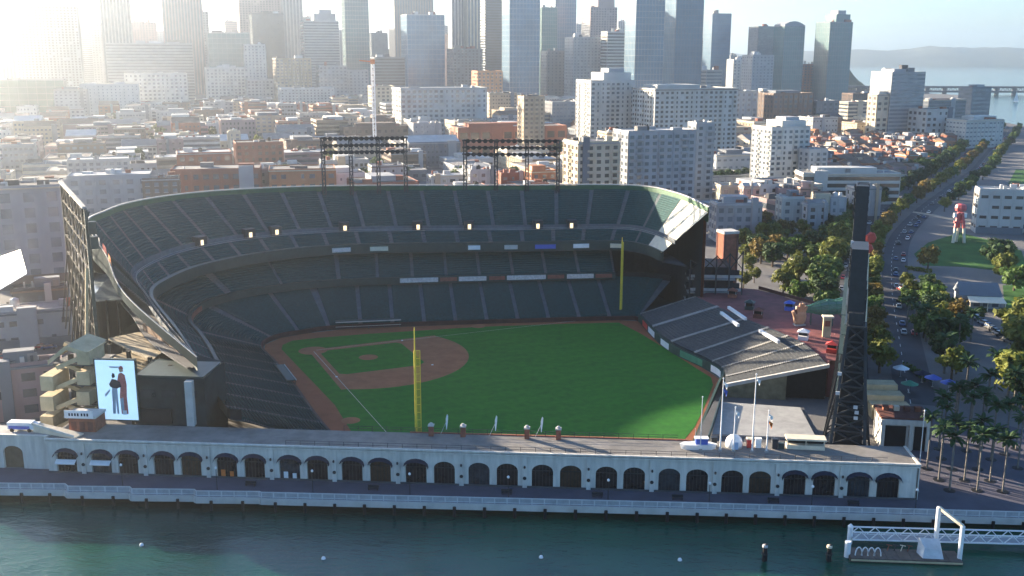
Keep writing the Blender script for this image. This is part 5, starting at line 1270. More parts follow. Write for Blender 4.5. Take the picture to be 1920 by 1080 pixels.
B(941, 1010, -35, 1700, 'glass', 'sky', 'tall glass tower with a brilliant white west face near the centre', .75, gm='white')
B(1005, 1042, 14, 2176, 'glass', 'green', 'greenish narrow tower beside the brilliant white-faced one', .8)
B(1026, 1076, -30, 2379, 'glass', 'blue', 'faceted blue tower tapering behind two dark mid-rises', .8)
B(1012, 1058, 96, 1836, 'grid', 'slate', 'slate mid-rise in front of the faceted blue tower', .9)
B(1056, 1122, 70, 1795, 'grid', 'grey', 'grey gridded mid-rise with white west bay below the castle-like top', .8)
B(1086, 1150, 14, 2257, 'grid', 'mauve', 'purplish tower with a castle-like stepped top', .8, top='step')
B(1122, 1172, 60, 1768, 'strip', 'white', 'white-edged slab just west of the two great blue towers', .7)
B(1166, 1236, -40, 1468, 'glass', 'blue', 'great blue glass tower with pale west edge, west of the twin pair', .8, gm='pale')
B(1238, 1306, -40, 1536, 'glass', 'blue', 'great blue glass tower, east of the twin pair', .8, gm='slate')
B(1310, 1357, 26, 2040, 'glass', 'sky', 'blue-grey box tower standing alone east of the twin blue pair', .8, gm='slate')
B(1393, 1442, 50, 2112, 'strip', 'slate', 'slate tower with a slanted shoulder beside the curved-crown tower', .8)
B(1440, 1491, 50, 1984, 'glass', 'teal', 'glass tower with a curved pale crown', .8, top='curve', gm='slate')
B(1384, 1438, 104, 1836, 'grid', 'pale', 'pale mid-rise at the foot of the curved-crown tower', .8)
B(1355, 1392, 112, 1931, 'grid', 'white', 'whitish stub tower between lone box tower and pale mid-rise', .8)
B(1489, 1513, 121, 2048, 'grid', 'brick', 'dark red block between the curved-crown and teal towers', .8)
B(1517, 1576, 42, 2040, 'glass', 'teal', 'teal tower at the east end of the skyline with clipped corners', .9, gm='slate', top='step')
B(1306, 1345, 132, 1700, 'strip', 'grey', 'grey low slab at the foot of the lone box tower', .8)
# ---- a farther rank of pale towers that closes the gaps
for i, (a, b, t, c) in enumerate(((20, 64, 40, 'pale'), (104, 140, 70, 'grey'), (158, 198, 34, 'pale'), (262, 332, 62, 'grey'), (404, 440, 62, 'pale'), (436, 466, 40, 'mauve'), (560, 604, 34, 'grey'), (606, 652, 56, 'pale'), (700, 740, 92, 'slate'), (814, 846, 48, 'grey'), (876, 908, 40, 'pale'), (1006, 1030, 44, 'slate'), (1072, 1092, 46, 'pale'), (1146, 1172, 40, 'grey'), (1300, 1316, 76, 'grey'), (1356, 1372, 104, 'slate'))):
    B(a, b, t, 2950, ('grid', 'vert', 'strip')[i % 3], c, f'hazy {kn0[c]} tower in the farthest rank of the skyline, {ordinal(i)} from the west', .8, group='farthest skyline towers', name='far_tower')
# ---- mid distance
B(0, 120, 150, 1530, 'glass', 'green', 'pale green glass hall in the western glare', .5, gm='pale')
B(120, 170, 168, 1480, 'low', 'pale', 'pale low hall beside the green glass one', .8)
B(172, 262, 158, 1560, 'low', 'white', 'white low block with green trim in the western haze', .6)
B(255, 352, 138, 1650, 'grid', 'white', 'white apartment pair with pale blue bays in the western haze', .5)
B(398, 470, 128, 1850, 'grid', 'white', 'white mid-rise with many small windows below the teal square block', .7)
B(470, 530, 150, 1800, 'grid', 'pale', 'pale mid-rise next to a long white shed', .7)
B(530, 628, 166, 1600, 'low', 'white', 'long white shed roof in the hazy middle distance', .45)
B(640, 694, 132, 1750, 'grid', 'grey', 'grey apartment wall west of the thin crane mast', .7)
B(738, 912, 166, 1165, 'condo', 'white', 'wide white apartment block with rows of dark windows', .45, single=False)
B(694, 742, 162, 1450, 'grid', 'cream', 'cream block wedged between the crane mast and wide white apartments', .9)
B(885, 942, 134, 1600, 'grid', 'orange', 'sunlit orange block at the foot of the white-faced tower', .8)
B(905, 968, 176, 1255, 'low', 'tan', 'tan low block between wide white apartments and a beige cube', .8)
B(970, 1020, 182, 840, 'grid', 'tan', 'beige cube of a building under the slate mid-rise', .9)
B(1020, 1082, 192, 1150, 'low', 'grey', 'grey shed roofs between the beige cube and the condo tower', .8)
B(1078, 1186, 152, 860, 'condo', 'white', 'pale condo tower with a sunlit cream west face', .8, flr=3.4, top='step')
B(1186, 1372, 168, 840, 'condo', 'white', 'wide pale condo slab east of the sunlit condo tower', .55, flr=3.4)
B(1408, 1442, 172, 1220, 'grid', 'slate', 'slate block behind the white apartment cluster', .8)
B(1420, 1512, 176, 1210, 'grid', 'brown', 'brown office slab behind the white apartment cluster', .6)
B(1355, 1412, 172, 1190, 'grid', 'pale', 'pale office block east of the wide condo slab', .8)
B(1508, 1562, 190, 1230, 'grid', 'slate', 'bluish mid-rise just east of the brown slab', .7)
B(1560, 1632, 192, 1280, 'low', 'cream', 'cream sunlit low block west of the blue waterfront tower', .7)
B(1629, 1712, 136, 1100, 'strip', 'pale', 'blue-grey waterfront apartment tower with sunlit west face', .8, flr=3.6)
B(1622, 1664, 178, 1080, 'grid', 'cream', 'cream lower wing on the west side of the waterfront tower', .7)
B(1704, 1772, 206, 1090, 'grid', 'white', 'white block with bright glazed bays east of the waterfront tower', .8)
B(1792, 1838, 164, 1400, 'strip', 'slate', 'dark pier tower beside the bay water', .8)
B(1712, 1790, 188, 1250, 'low', 'slate', 'long dark pier shed east of the waterfront tower', .5)
B(1780, 1862, 226, 1080, 'low', 'white', 'white-roofed pier shed above the boulevard trees', .6)
B(1575, 1640, 176, 1500, 'low', 'brown', 'brown pier sheds under the island hill', .5)
# ---- near condo complex and its neighbours
B(1056, 1160, 268, 520, 'condo', 'cream', 'cream sunlit condo block with dark balconies nearest the stadium rim', .9, flr=3.3)
B(1150, 1300, 248, 550, 'condo', 'pale', 'grey shaded condo block with a long front behind the stadium rim', .5, flr=3.3)
B(1120, 1180, 250, 570, 'condo', 'cream', 'cream upper block of the condo group with flat penthouse', .9, flr=3.3)
B(1288, 1336, 232, 600, 'condo', 'pale', 'narrow pale condo block east of the long shaded one', .9, flr=3.3)
B(1412, 1510, 240, 680, 'condo', 'white', 'white apartment cluster with stepped blocks behind the trees', .8, flr=3.2, top='step')
B(1500, 1548, 282, 670, 'condo', 'pale', 'pale lower wing east of the white apartment cluster', .8, flr=3.2)
B(1320, 1416, 292, 540, 'low', 'pale', 'pale low block between condo group and white cluster', .6, H=12)
B(1505, 1676, 328, 455, 'low', 'white', 'long white low apartment row with regular windows by the boulevard', .3, rot=math.radians(5), H=11)
B(1338, 1430, 384, 330, 'grid', 'grey', 'grey flat-roofed building right behind the brick tower', .6, rot=math.radians(8), flr=4, H=14)
for i, (a, b, t, D, c) in enumerate(((1346, 1392, 350, 420, 'cream'), (1390, 1432, 352, 410, 'pink'), (1420, 1462, 348, 430, 'white'), (1456, 1500, 356, 405, 'mauve'), (1496, 1534, 354, 415, 'pink'), (1528, 1560, 366, 395, 'cream'), (1556, 1590, 372, 385, 'pale'), (1596, 1652, 354, 400, 'pale'), (1462, 1510, 372, 380, 'white'), (1512, 1556, 384, 370, 'pale'))):
    B(a, b, t, D, 'brick' if i % 3 == 0 else 'grid', c, {'cream': 'cream', 'pink': 'pinkish', 'white': 'white', 'mauve': 'mauve', 'pale': 'pale grey'}[c]+' townhouse, '+ordinal(i)+' in the row beyond the brick tower', .8, rot=math.radians(10), top='gable' if i % 4 == 1 else None, name='townhouse', cat='house', group='townhouses beyond the brick tower', single=False, H=10.5+(i % 3))
# ---- brick warehouses behind the west rim
B(330, 482, 318, 430, 'brick', 'brick', 'long red brick warehouse with an arched parapet behind the west rim', .5, rot=math.radians(16), bay=5, flr=5, wh=2.8, H=16)
B(338, 428, 287, 500, 'brick', 'brick', 'red brick warehouse with a raised white rooftop storey', .7, bay=5, flr=5, H=15)
B(443, 528, 268, 560, 'brick', 'brick', 'red brick block with white cornice and three rows of pale windows', .7, bay=4.4, flr=4.2, H=16)
B(430, 452, 248, 590, 'grid', 'cream', 'cream narrow end wall west of the corniced brick block', .9, H=15)
B(508, 624, 318, 410, 'brick', 'rust', 'orange brick corner building with white window bays at the rim', .6, rot=math.radians(16), bay=5, flr=4.6, H=16)
B(484, 512, 318, 430, 'low', 'pink', 'pink end wall between two brick warehouses', .9, H=15)
B(-40, 92, 352, 430, 'grid', 'grey', 'grey concrete building with tall panes west of the light tower', .5, rot=math.radians(27), bay=6.5, flr=5.5, wh=3.6)
B(92, 110, 352, 440, 'brick', 'brown', 'brown pier-like annex beside the grey concrete building', 1.2, rot=math.radians(27))
B(140, 270, 330, 400, 'grid', 'pale', 'pale office building with square windows behind the light tower', .5, rot=math.radians(20), bay=6, flr=4.6, H=15)
B(270, 330, 336, 390, 'brick', 'brown', 'brown brick building beside the pale office', .8, rot=math.radians(20), H=14)
B(138, 232, 300, 520, 'grid', 'white', 'white three-storey block with dark windows behind the light tower', .5, H=12)
B(0, 60, 272, 520, 'low', 'pale', 'pale low block at the far west above the grey building', .7, H=10)
B(300, 342, 262, 640, 'low', 'mauve', 'mauve warehouse beyond the raised-storey brick one', .7, H=10)
B(342, 410, 258, 590, 'low', 'white', 'white shed on the hill side of the brick warehouses', .5, H=9)
B(520, 590, 244, 640, 'low', 'grey', 'grey pitched warehouse east of the corniced brick block', .6, top='gable', H=10)
B(626, 700, 202, 1400, 'low', 'tan', 'tan low terrace with a flat roof beyond the floodlight frames', .5)
B(640, 800, 238, 620, 'brick', 'brown', 'long brown warehouse with a cream cornice line', .3, bay=6, flr=5, single=False, H=13)
B(752, 862, 268, 520, 'low', 'slate', 'slate-roofed pitched hall behind the middle of the rim', .7, top='gable', H=15)
B(846, 1062, 240, 590, 'brick', 'brick', 'brick power-house with tall pale windows and an orange west wall', .25, bay=9, flr=9, ww=6.5, wh=5.5, H=22)
B(690, 760, 312, 460, 'low', 'pale', 'pale roof cluster with vents just above the rim', .6, H=13)
B(600, 690, 302, 470, 'low', 'grey', 'grey flat roof with plant boxes above the rim', .5, H=12)
B(872, 930, 320, 440, 'grid', 'pale', 'pale building end with white corner tower above the rim', .7, roof=1, H=16)
B(930, 984, 326, 430, 'brick', 'brick', 'low brick building with a white roof above the rim', .7, roof=1, H=12)
B(984, 1044, 322, 445, 'brick', 'rust', 'rust brick building next to the cream condo block', .8, H=15)
B(800, 872, 330, 430, 'low', 'white', 'white low roof in the middle just above the rim', .5, roof=1, H=9)
# ---- east side: park pavilion, pier buildings
B(1846, 1918, 358, 372, 'low', 'white', 'white two-storey pier building beyond the park path', .5, rot=math.radians(-8), flr=4.5, bay=5, ww=3.2, wh=1.5, top=None, H=12)
B(1905, 1990, 362, 350, 'low', 'white', 'white boat shed at the east edge beyond the park', .6, rot=math.radians(-8), H=9)
px_ = W(1838, 578)
T = thing('park_pavilion', 'slate-roofed park pavilion with a tan awning among the trees', 'pavilion', (px_[0], px_[1]+4, 0), math.radians(-6))
MB().box(0, 0, 0, 13, 9, 4.6).build('wall', bmat('pale'), T)
mb = MB(); mb.add([(-7, -5, 4.6), (7, -5, 4.6), (7, 5, 4.6), (-7, 5, 4.6), (-6.6, 1.0, 8.2), (6.6, 1.0, 8.2)], [(0, 1, 5, 4), (2, 3, 4, 5), (0, 4, 3), (1, 2, 5), (3, 2, 1, 0)]); mb.build('roof', bmat('slate'), T)
mb = MB(); mb.add([(-4.5, -4.9, 4.4), (7, -4.9, 4.4), (7.4, -9.2, 3.2), (-4.5, -9.2, 3.2), (-4.5, -4.9, 4.25), (7, -4.9, 4.25), (7.4, -9.2, 3.05), (-4.5, -9.2, 3.05)], [(3, 2, 1, 0), (4, 5, 6, 7), (0, 1, 5, 4), (1, 2, 6, 5), (2, 3, 7, 6), (3, 0, 4, 7)]); mb.build('awning', m_cream, T)
for x in (-4.2, 1.4, 7): MB().box(x, -9, 0, .25, .25, 3.1).build('post', m_cream, T)
for x in (-4, -1, 2, 5): MB().box(x, -4.55, .8, 2, .15, 2.4).build('window', m_win, T)
FOOT.append((px_[0], px_[1], 14))
NSPEC = len(FOOT)
# ---- filler blocks on the street grid
def near_blvd(x, y, r):
    for i in range(0, len(blv), 2):
        if math.hypot(x-blv[i][0], y-blv[i][1]) < 24+r: return True
    i = min(range(len(blv)), key=lambda k: abs(blv[k][1]-y)); return x > blv[i][0]-22-r
fr = random.Random(21); cells = []
for ib in range(2, 32):
    big = ib > 17
    for ia in range(-30, 14):
        a = ia*46.0+(ib % 3)*9+fr.uniform(-3, 3); b = ib*52.0+150+fr.uniform(-3, 3)+(30 if ib > 8 else 0)+(40 if ib > 17 else 0)
        x = 60+gx[0]*a+gy[0]*b*.96; y = 60+gx[1]*a+gy[1]*b*.96
        D = math.hypot(x-CAM[0], y-CAM[1]); p = PJ(x, y, 8)
        if not (-50 < p[0] < 1960) or D < 470 or D > 1720: continue
        w, d = fr.uniform(22, 38), fr.uniform(20, 40); r = math.hypot(w, d)/2
        if near_blvd(x, y, r*.7): continue
        if 165 < p[0] < 1335 and PJ(x, y, 14)[1] > 350: continue
        if 1490 < p[0] < 1800 and 700 < D < 1060: continue
        if any(math.hypot(x-q[0], y-q[1]) < (r*.55+q[2]*.75) for q in FOOT): continue
        cells.append((ib, p[0], x, y, w, d, D))
cells.sort(); rows = {}
kn = {'white': 'white', 'pale': 'light grey', 'grey': 'grey', 'cream': 'cream', 'brick': 'red brick', 'rust': 'rust brick', 'tan': 'tan', 'brown': 'brown', 'pink': 'pinkish', 'mauve': 'mauve', 'slate': 'slate'}
for ib, px, x, y, w, d, D in cells:
    if 1480 < px < 1800 and D < 1000: c = fr.choice(['brick', 'brick', 'rust', 'pink', 'mauve', 'brick', 'cream'])
    elif px < 620: c = fr.choice(['pale', 'grey', 'white', 'brick', 'tan', 'mauve', 'brown', 'cream'])
    else: c = fr.choice(['pale', 'white', 'grey', 'tan', 'brown', 'cream', 'slate', 'white', 'brick'])
    h = fr.choice([6, 7, 8, 9, 10, 12, 14])+(fr.uniform(0, 12) if D > 1000 else 0)
    k = rows.setdefault((ib, c), [0]); i = k[0]; k[0] += 1
    rn = sorted(set(q[0] for q in cells)).index(ib)
    gb = fr.random() < (.55 if c in ('brick', 'rust', 'pink') else .12)
    put_building(x, y, w, d, h, 'low', c, f'{kn[c]} low block, {ordinal(i)} {kn[c]} one from the west in the {ordinal(rn)} street row', GR, D, group='low city blocks', name='gabled_block' if gb else 'brick_block' if c in ('brick', 'rust') else 'warehouse' if w*d > 1000 else 'low_block', top='gable' if gb else None, roof=3 if c in ('brick', 'rust') and gb else None)
# dense red brick town houses west of the boulevard
hr = 0
for ib in range(17):
    b = 330+ib*23.0; ia = 0; row = []
    for k in range(85):
        a = 60+k*14.5+(ib % 2)*5; x = 20+gx[0]*a+gy[0]*b; y = 60+gx[1]*a+gy[1]*b
        p = PJ(x, y, 8); D = math.hypot(x-CAM[0], y-CAM[1])
        if 1505 < p[0] < 1790 and 690 < D < 1080 and not near_blvd(x, y, 6) and not any(math.hypot(x-q[0], y-q[1]) < q[2]*.62+6 for q in FOOT[:NSPEC]): row.append((x, y, D))
    for i, (x, y, D) in enumerate(row):
        c = fr.choice(['brick', 'brick', 'rust', 'rust', 'pink', 'mauve', 'brick', 'cream'])
        put_building(x, y, fr.uniform(10, 13.5), fr.uniform(11, 15), fr.uniform(8, 12), 'low', c, f'{kn[c]} town house west of the boulevard, {ordinal(i)} in the {ordinal(hr)} row', GR, D, group='brick town houses by the boulevard', name='town_house', cat='house', top='gable' if fr.random() < .6 else None, roof=3)
    if row: hr += 1
print('city cells', len(cells), 'buildings', len(FOOT))
# thin white crane mast
x, y, _ = ray_at(702, 240, 950); z = ray_at(702, 120, 950)[2]
T = thing('crane_mast', 'thin white mast with an orange top rising over the middle city', 'mast', (x, y, 0))
lattice(MB(), (0, 0, 0), (0, 0, z), 2.4, 14, .5).build('mast', m_white, T); MB().box(0, 0, z, 3.5, 3.5, 4).build('cab', m_orange, T); mb = MB(); mb.bar((0, 0, z+2), (-12, 0, z+3), 1); mb.build('jib', m_orange, T)
# dark steel floodlight frames behind the centre of the rim
for i, (a, b, t, D) in enumerate(((606, 760, 258, 372), (872, 1046, 262, 372))):
    p0 = ray_at(a, 300, D); p1 = ray_at(b, 300, D); zt = ray_at(a, t, D)[2]; L_ = math.hypot(p1[0]-p0[0], p1[1]-p0[1])
    T = thing('light_tower', ['dark steel floodlight frame behind the rim, west of the middle', 'dark steel floodlight frame behind the rim near the cream condo block'][i], 'light tower', (p0[0], p0[1], 0), math.atan2(p1[1]-p0[1], p1[0]-p0[0]))
    n = 4
    for k in range(n): lattice(MB(), (L_*k/(n-1), 0, 0), (L_*k/(n-1), 0, zt), 1.1, 14, .34).build('mast', m_steel_dark, T)
    for j in range(3):
        MB().bar((-1, 0, zt-.3-2.4*j), (L_+1, 0, zt-.3-2.4*j), .55).build('lamp_beam', m_steel_dark, T)
        mb = MB()
        for k in range(16): mb.lathe((L_*(k+.5)/16, -.5, zt-.3-2.4*j), [(.4, .35), (.85, -.35)], 7, (0, 1, .3))
        mb.build('floodlights', m_steel_dark, T, kind='stuff')
# the long bridge over the bay
br = thing('bay_bridge', 'long low double-deck bridge crossing the bay at the east', 'bridge', (700, 2300, 0))
pa, pb = ray_at(1560, 168, 2500), ray_at(2050, 160, 2700)
ang = math.atan2(pb[1]-pa[1], pb[0]-pa[0]); Lb = math.hypot(pb[0]-pa[0], pb[1]-pa[1])
def bp_(s, z): return (pa[0]+(pb[0]-pa[0])*s/Lb, pa[1]+(pb[1]-pa[1])*s/Lb, z)
for z in (4.0, 14.0): MB().bar(bp_(0, z), bp_(Lb, z), 20, 4.0).build('deck', bmat('dark'), br, world=True)
for k in range(15): MB().bar(bp_(20+Lb*k/15, -6), bp_(20+Lb*k/15, 12), 8, 8).build('pier', bmat('dark'), br, world=True)
mb = MB()
for k in range(60):
    s0, s1 = Lb*k/60, Lb*(k+1)/60; mb.bar(bp_(s0, 4), bp_((s0+s1)/2, 14), 1.2); mb.bar(bp_((s0+s1)/2, 14), bp_(s1, 4), 1.2)
mb.build('truss', bmat('dark'), br, world=True)
# a sailing boat on the bay
p = W(1905, 190); T = thing('sail_boat', 'small white sailing boat on the bay', 'boat', (p[0], p[1], WATER_Z), .4)
mb = MB(); P = [(-7, 0), (-4, -2), (5, -1.6), (8, 0), (5, 1.6), (-4, 2)]; mb.add([(q[0]*.8, q[1]*.6, -.3) for q in P]+[(*q, 1.6) for q in P], [tuple(range(5, -1, -1)), tuple(range(6, 12))]+[(k, (k+1) % 6, 6+(k+1) % 6, 6+k) for k in range(6)]); mb.build('hull', m_white, T)
mb = MB(); mb.add([(0, 0, 2), (-6.5, .3, 2.5), (0, 0, 22), (.4, 0, 2), (6.5, .2, 2), (.3, 0, 19)], [(0, 1, 2), (3, 4, 5)]); mb.build('sail', m_white, T)
# red steel sculpture on the lawn: a plain three-legged stand-in
p = W(1795, 455); T = thing('red_sculpture', 'tall red and pale steel sculpture on legs on the park lawn', 'sculpture', (p[0], p[1], 0.06), .1); T.scale = (1.25, 1.25, 1.12)
m_redst = mat('red_steel', (0.55, 0.10, 0.10), .5, .4, .15, .5)
for s, y in ((-2.0, -.6), (2.2, -.8), (.3, 1.8)):
    mb = MB(); mb.bar((s, y, 0), (s*.72, y*.6, 6.2), .85, .85); mb.build('pale_leg', m_cream, T); mb = MB(); mb.bar((s*.72, y*.6, 6.2), (s*.3, y*.2, 12.6), .95, .95); mb.build('red_leg', m_redst, T)
MB().box(0, 0, 8.2, 4.0, 1.0, .8).build('crossbar', m_redst, T)
for s in (-1, 1): MB().box(s*1.9, 0, 10.6, 1.0, .9, 1.8).build('pale_block', m_white, T)
mb = MB(); mb.lathe((0, 0, 14.6), [(.5, -1.7), (1.9, -1.2), (2.1, 0), (1.8, 1.3), (.4, 1.7)], 9); mb.build('upper_mass', m_redst, T)

# ================================================================== VEGETATION
def leaf_mat(name, a, b, objvar=.22):
    m = bpy.data.materials.new(name); m.use_nodes = True; t = m.node_tree; N = t.nodes; L = t.links; bs = N['Principled BSDF']
    bs.inputs['Roughness'].default_value = .7; bs.inputs['Specular IOR Level'].default_value = .2
    g = N.new('ShaderNodeNewGeometry'); n = N.new('ShaderNodeTexNoise'); n.inputs['Scale'].default_value = .9; n.inputs['Detail'].default_value = 3; L.new(g.outputs['Position'], n.inputs['Vector'])
    rp = N.new('ShaderNodeValToRGB'); rp.color_ramp.elements[0].position = .35; rp.color_ramp.elements[1].position = .65
    rp.color_ramp.elements[0].color = (*a, 1); rp.color_ramp.elements[1].color = (*b, 1); L.new(n.outputs['Fac'], rp.inputs['Fac'])
    oi = N.new('ShaderNodeObjectInfo'); hv = N.new('ShaderNodeHueSaturation'); mr = N.new('ShaderNodeMapRange'); mr.inputs[3].default_value = 1-objvar; mr.inputs[4].default_value = 1+objvar
    L.new(oi.outputs['Random'], mr.inputs[0]); L.new(mr.outputs[0], hv.inputs['Value']); L.new(rp.outputs[0], hv.inputs['Color'])
    L.new(hv.outputs[0], bs.inputs['Base Color'])
    tr = N.new('ShaderNodeBsdfTranslucent'); L.new(hv.outputs[0], tr.inputs['Color']); mx = N.new('ShaderNodeMixShader'); mx.inputs[0].default_value = .3
    L.new(bs.outputs[0], mx.inputs[1]); L.new(tr.outputs[0], mx.inputs[2]); L.new(mx.outputs[0], N['Material Output'].inputs['Surface'])
    return m
LM = {'green': leaf_mat('leaf_green', (.034, .072, .016), (.085, .14, .028)), 'dark': leaf_mat('leaf_dark', (.016, .038, .015), (.04, .075, .024)),
      'olive': leaf_mat('leaf_olive', (.080, .105, .018), (.165, .175, .034)), 'gold': leaf_mat('leaf_gold', (.13, .10, .025), (.20, .14, .035))}
m_bark = mat('bark', (.10, .075, .055), .9, .2, .3, 1.0)
TR = random.Random(5)
def crown_mesh(seed, key, flat=1.0, n_cl=26, leaves=34, ls=.16):
    r = random.Random(seed); mb = MB()
    cl = []
    for k in range(n_cl):
        while True:
            v = Vector((r.uniform(-1, 1), r.uniform(-1, 1), r.uniform(-.85, 1)))
            if .25 < v.length < 1: break
        v = v*(0.86/max(v.length, .55))*r.uniform(.6, 1.0); cl.append((v, r.uniform(.24, .42)))
    for c, cr in cl:
        for j in range(leaves):
            d = Vector((r.gauss(0, 1), r.gauss(0, 1), r.gauss(0, 1))).normalized()*cr*r.uniform(.55, 1.05); p = c+d; p.z *= flat
            nrm = (d.normalized()+Vector((r.uniform(-.6, .6), r.uniform(-.6, .6), r.uniform(-.2, .8)))).normalized(); a = nrm.orthogonal().normalized(); b = nrm.cross(a); s = ls*r.uniform(.6, 1.25)
            an = r.uniform(0, 6.28); a, b = a*math.cos(an)+b*math.sin(an), b*math.cos(an)-a*math.sin(an)
            mb.add([p-a*s, p+b*s*.6, p+a*s, p-b*s*.6], [(0, 1, 2, 3)])
    return mb, cl
def tree_meshes(seed, key, flat):
    mb, cl = crown_mesh(seed, key, flat); cm = with_mat(mb.mesh('crown'), LM[key])
    t = MB(); t.tube((0, 0, -1.9), (.04, .03, -.6), .085, .06, 7); t.tube((.04, .03, -.6), (.0, .05, .3), .06, .03, 6)
    for c, _ in cl[::3]: t.tube((.03, .03, -.7+.3*TR.random()), (c.x*.85, c.y*.85, c.z*.85*flat), .035, .012, 5)
    return cm, with_mat(t.mesh('trunk'), m_bark)
TM = {k: [tree_meshes(10*i+j, k, f) for j, f in enumerate((.8, 1.0, .9))] for i, k in enumerate(('green', 'dark', 'olive', 'gold'))}
def tree(x, y, h, r, key, label, group=None, v=None, z=0.0):
    c, t = TM[key][TR.randrange(3) if v is None else v]; T = thing('tree', label, 'tree', (x, y, z), 0, group)
    zc = h-r*.95 if h > 2*r else h*.55; rz = TR.uniform(0, 6.28); sz = min(r*1.0, h*.45)
    inst('crown', c, T, (0, 0, zc), (0, 0, rz), (r, r, sz))
    inst('trunk', t, T, (0, 0, zc), (0, 0, rz), (r, r, max(zc/1.9, .5)))
    return T
cw = {'green': 'mid-green', 'dark': 'dark green', 'olive': 'yellow-green', 'gold': 'golden-brown'}
# park and forecourt trees, placed by hand: pixel of the crown centre, radius, kind
HT = [(1500, 500, 7.5, 'olive'), (1545, 512, 6.5, 'olive'), (1470, 520, 5.5, 'olive'), (1500, 540, 5, 'green'), (1555, 550, 5, 'green'), (1450, 470, 6, 'dark'), (1420, 455, 6, 'dark'), (1405, 490, 4, 'olive'), (1520, 418, 5, 'gold'), (1478, 424, 5, 'gold'), (1560, 425, 5.5, 'dark'),
      (1440, 430, 6, 'dark'), (1600, 440, 6, 'dark'), (1650, 485, 8, 'dark'), (1690, 495, 7, 'dark'), (1742, 478, 5, 'gold'), (1640, 425, 6, 'green'), (1676, 410, 6, 'green'), (1708, 405, 5, 'green'), (1625, 415, 5, 'gold'), (1875, 468, 8, 'dark'), (1885, 492, 6, 'olive'), (1905, 512, 6, 'green'),
      (1660, 550, 5.5, 'olive'), (1695, 560, 5.5, 'olive'), (1672, 580, 6, 'green'), (1705, 575, 4, 'olive'), (1745, 590, 5, 'olive'), (1775, 565, 5, 'olive'), (1800, 585, 5, 'gold'), (1760, 610, 6, 'green'), (1790, 612, 6, 'green'), (1735, 600, 5, 'green'), (1915, 590, 8, 'olive'), (1925, 630, 8, 'olive'), (1840, 585, 2.2, 'olive'), (1880, 588, 2.2, 'olive'),
      (1910, 690, 7, 'olive'), (1925, 720, 6, 'dark'), (1640, 620, 4.5, 'green'), (1395, 520, 3.5, 'olive'), (1415, 512, 3, 'olive'), (1730, 690, 4, 'dark'), (1795, 670, 4, 'dark'), (1600, 510, 5, 'gold'), (1620, 545, 4.5, 'green'), (1570, 470, 6, 'dark'), (1530, 470, 5, 'green')]
for _k in range(46):
    _p = (TR.randrange(1385, 1640), TR.randrange(388, 470)); HT.append((_p[0], _p[1], TR.uniform(3.8, 6.2), TR.choice(['dark', 'dark', 'green', 'olive', 'gold'])))
for _k in range(16):
    _p = (TR.randrange(1640, 1760), TR.randrange(520, 640)); HT.append((_p[0], _p[1], TR.uniform(3.0, 5.0), TR.choice(['olive', 'green', 'olive'])))
cnt = {}
for px, py, r, key in HT:
    r *= .86; h = r*1.9+1.5; x, y = W(px, py, h*.6); i = cnt.get(key, 0); cnt[key] = i+1
    if any(math.hypot(x-q[0], y-q[1]) < q[2]*.8 for q in FOOT): continue
    if (x < 79 and 8 < y < 152) or min(math.hypot(x-q[0], y-q[1]) for q in blv) < 12: continue
    tree(x, y, h, r, key, f'{cw[key]} broad tree in the park, {ordinal(i)} {cw[key]} one listed from the bleachers eastward' if False else f'PARK {key}', 'park trees')
park = [o for o in bpy.data.objects if o.type == 'EMPTY' and str(o.get('label', '')).startswith('PARK')]
for key in LM:
    L_ = sorted([o for o in park if o['label'] == 'PARK '+key], key=lambda o: PJ(o.location.x, o.location.y, 5)[0])
    for i, o in enumerate(L_): o['label'] = f'{cw[key]} park tree behind the ballpark, {ordinal(i)} {cw[key]} one from the west'
# boulevard rows
bi = 0
for side, off in (('west', 17), ('median', 0.6), ('east', -17.5)):
    s = 24.0; i = 0
    while s < BL-30:
        p, t = at_len(blv, s); nx, ny = -t[1], t[0]; j = TR.uniform(-1.5, 1.5)
        x, y = p[0]+nx*(off+j*(.3 if off == .6 else 1)), p[1]+ny*(off+j*(.3 if off == .6 else 1)); D = math.hypot(x-CAM[0], y-CAM[1]); q = PJ(x, y, 5)
        if q[0] < 1960 and not (x < 80 and y < 152) and not (side == 'east' and 120 < s < 350):
            key = TR.choice(['green', 'dark', 'green', 'olive', 'dark'] if side != 'median' else ['green', 'olive', 'gold']); r = TR.uniform(4.2, 6.5) if side == 'west' else TR.uniform(3.4, 5.0)
            tree(x, y, r*1.9+2, r, key, f'{cw[key]} street tree along the boulevard {side} row, {ordinal(i)} from the ballpark', 'boulevard trees', z=.15 if side == 'median' else 0); i += 1
        s += (11.5 if side == 'west' else 15.0 if s < 260 else 24.0)+s*.012
# second thick row west of the boulevard
s = 300.0; i = 0
while s < 620:
    p, t = at_len(blv, s); nx, ny = -t[1], t[0]; x, y = p[0]+nx*28, p[1]+ny*28
    if not any(math.hypot(x-q[0], y-q[1]) < q[2]*.6 for q in FOOT):
        key = TR.choice(['dark', 'green']); tree(x, y, 12, 5.6, key, f'{cw[key]} tree in the thick inner row west of the boulevard, {ordinal(i)} from the ballpark', 'boulevard trees'); i += 1
    s += 15
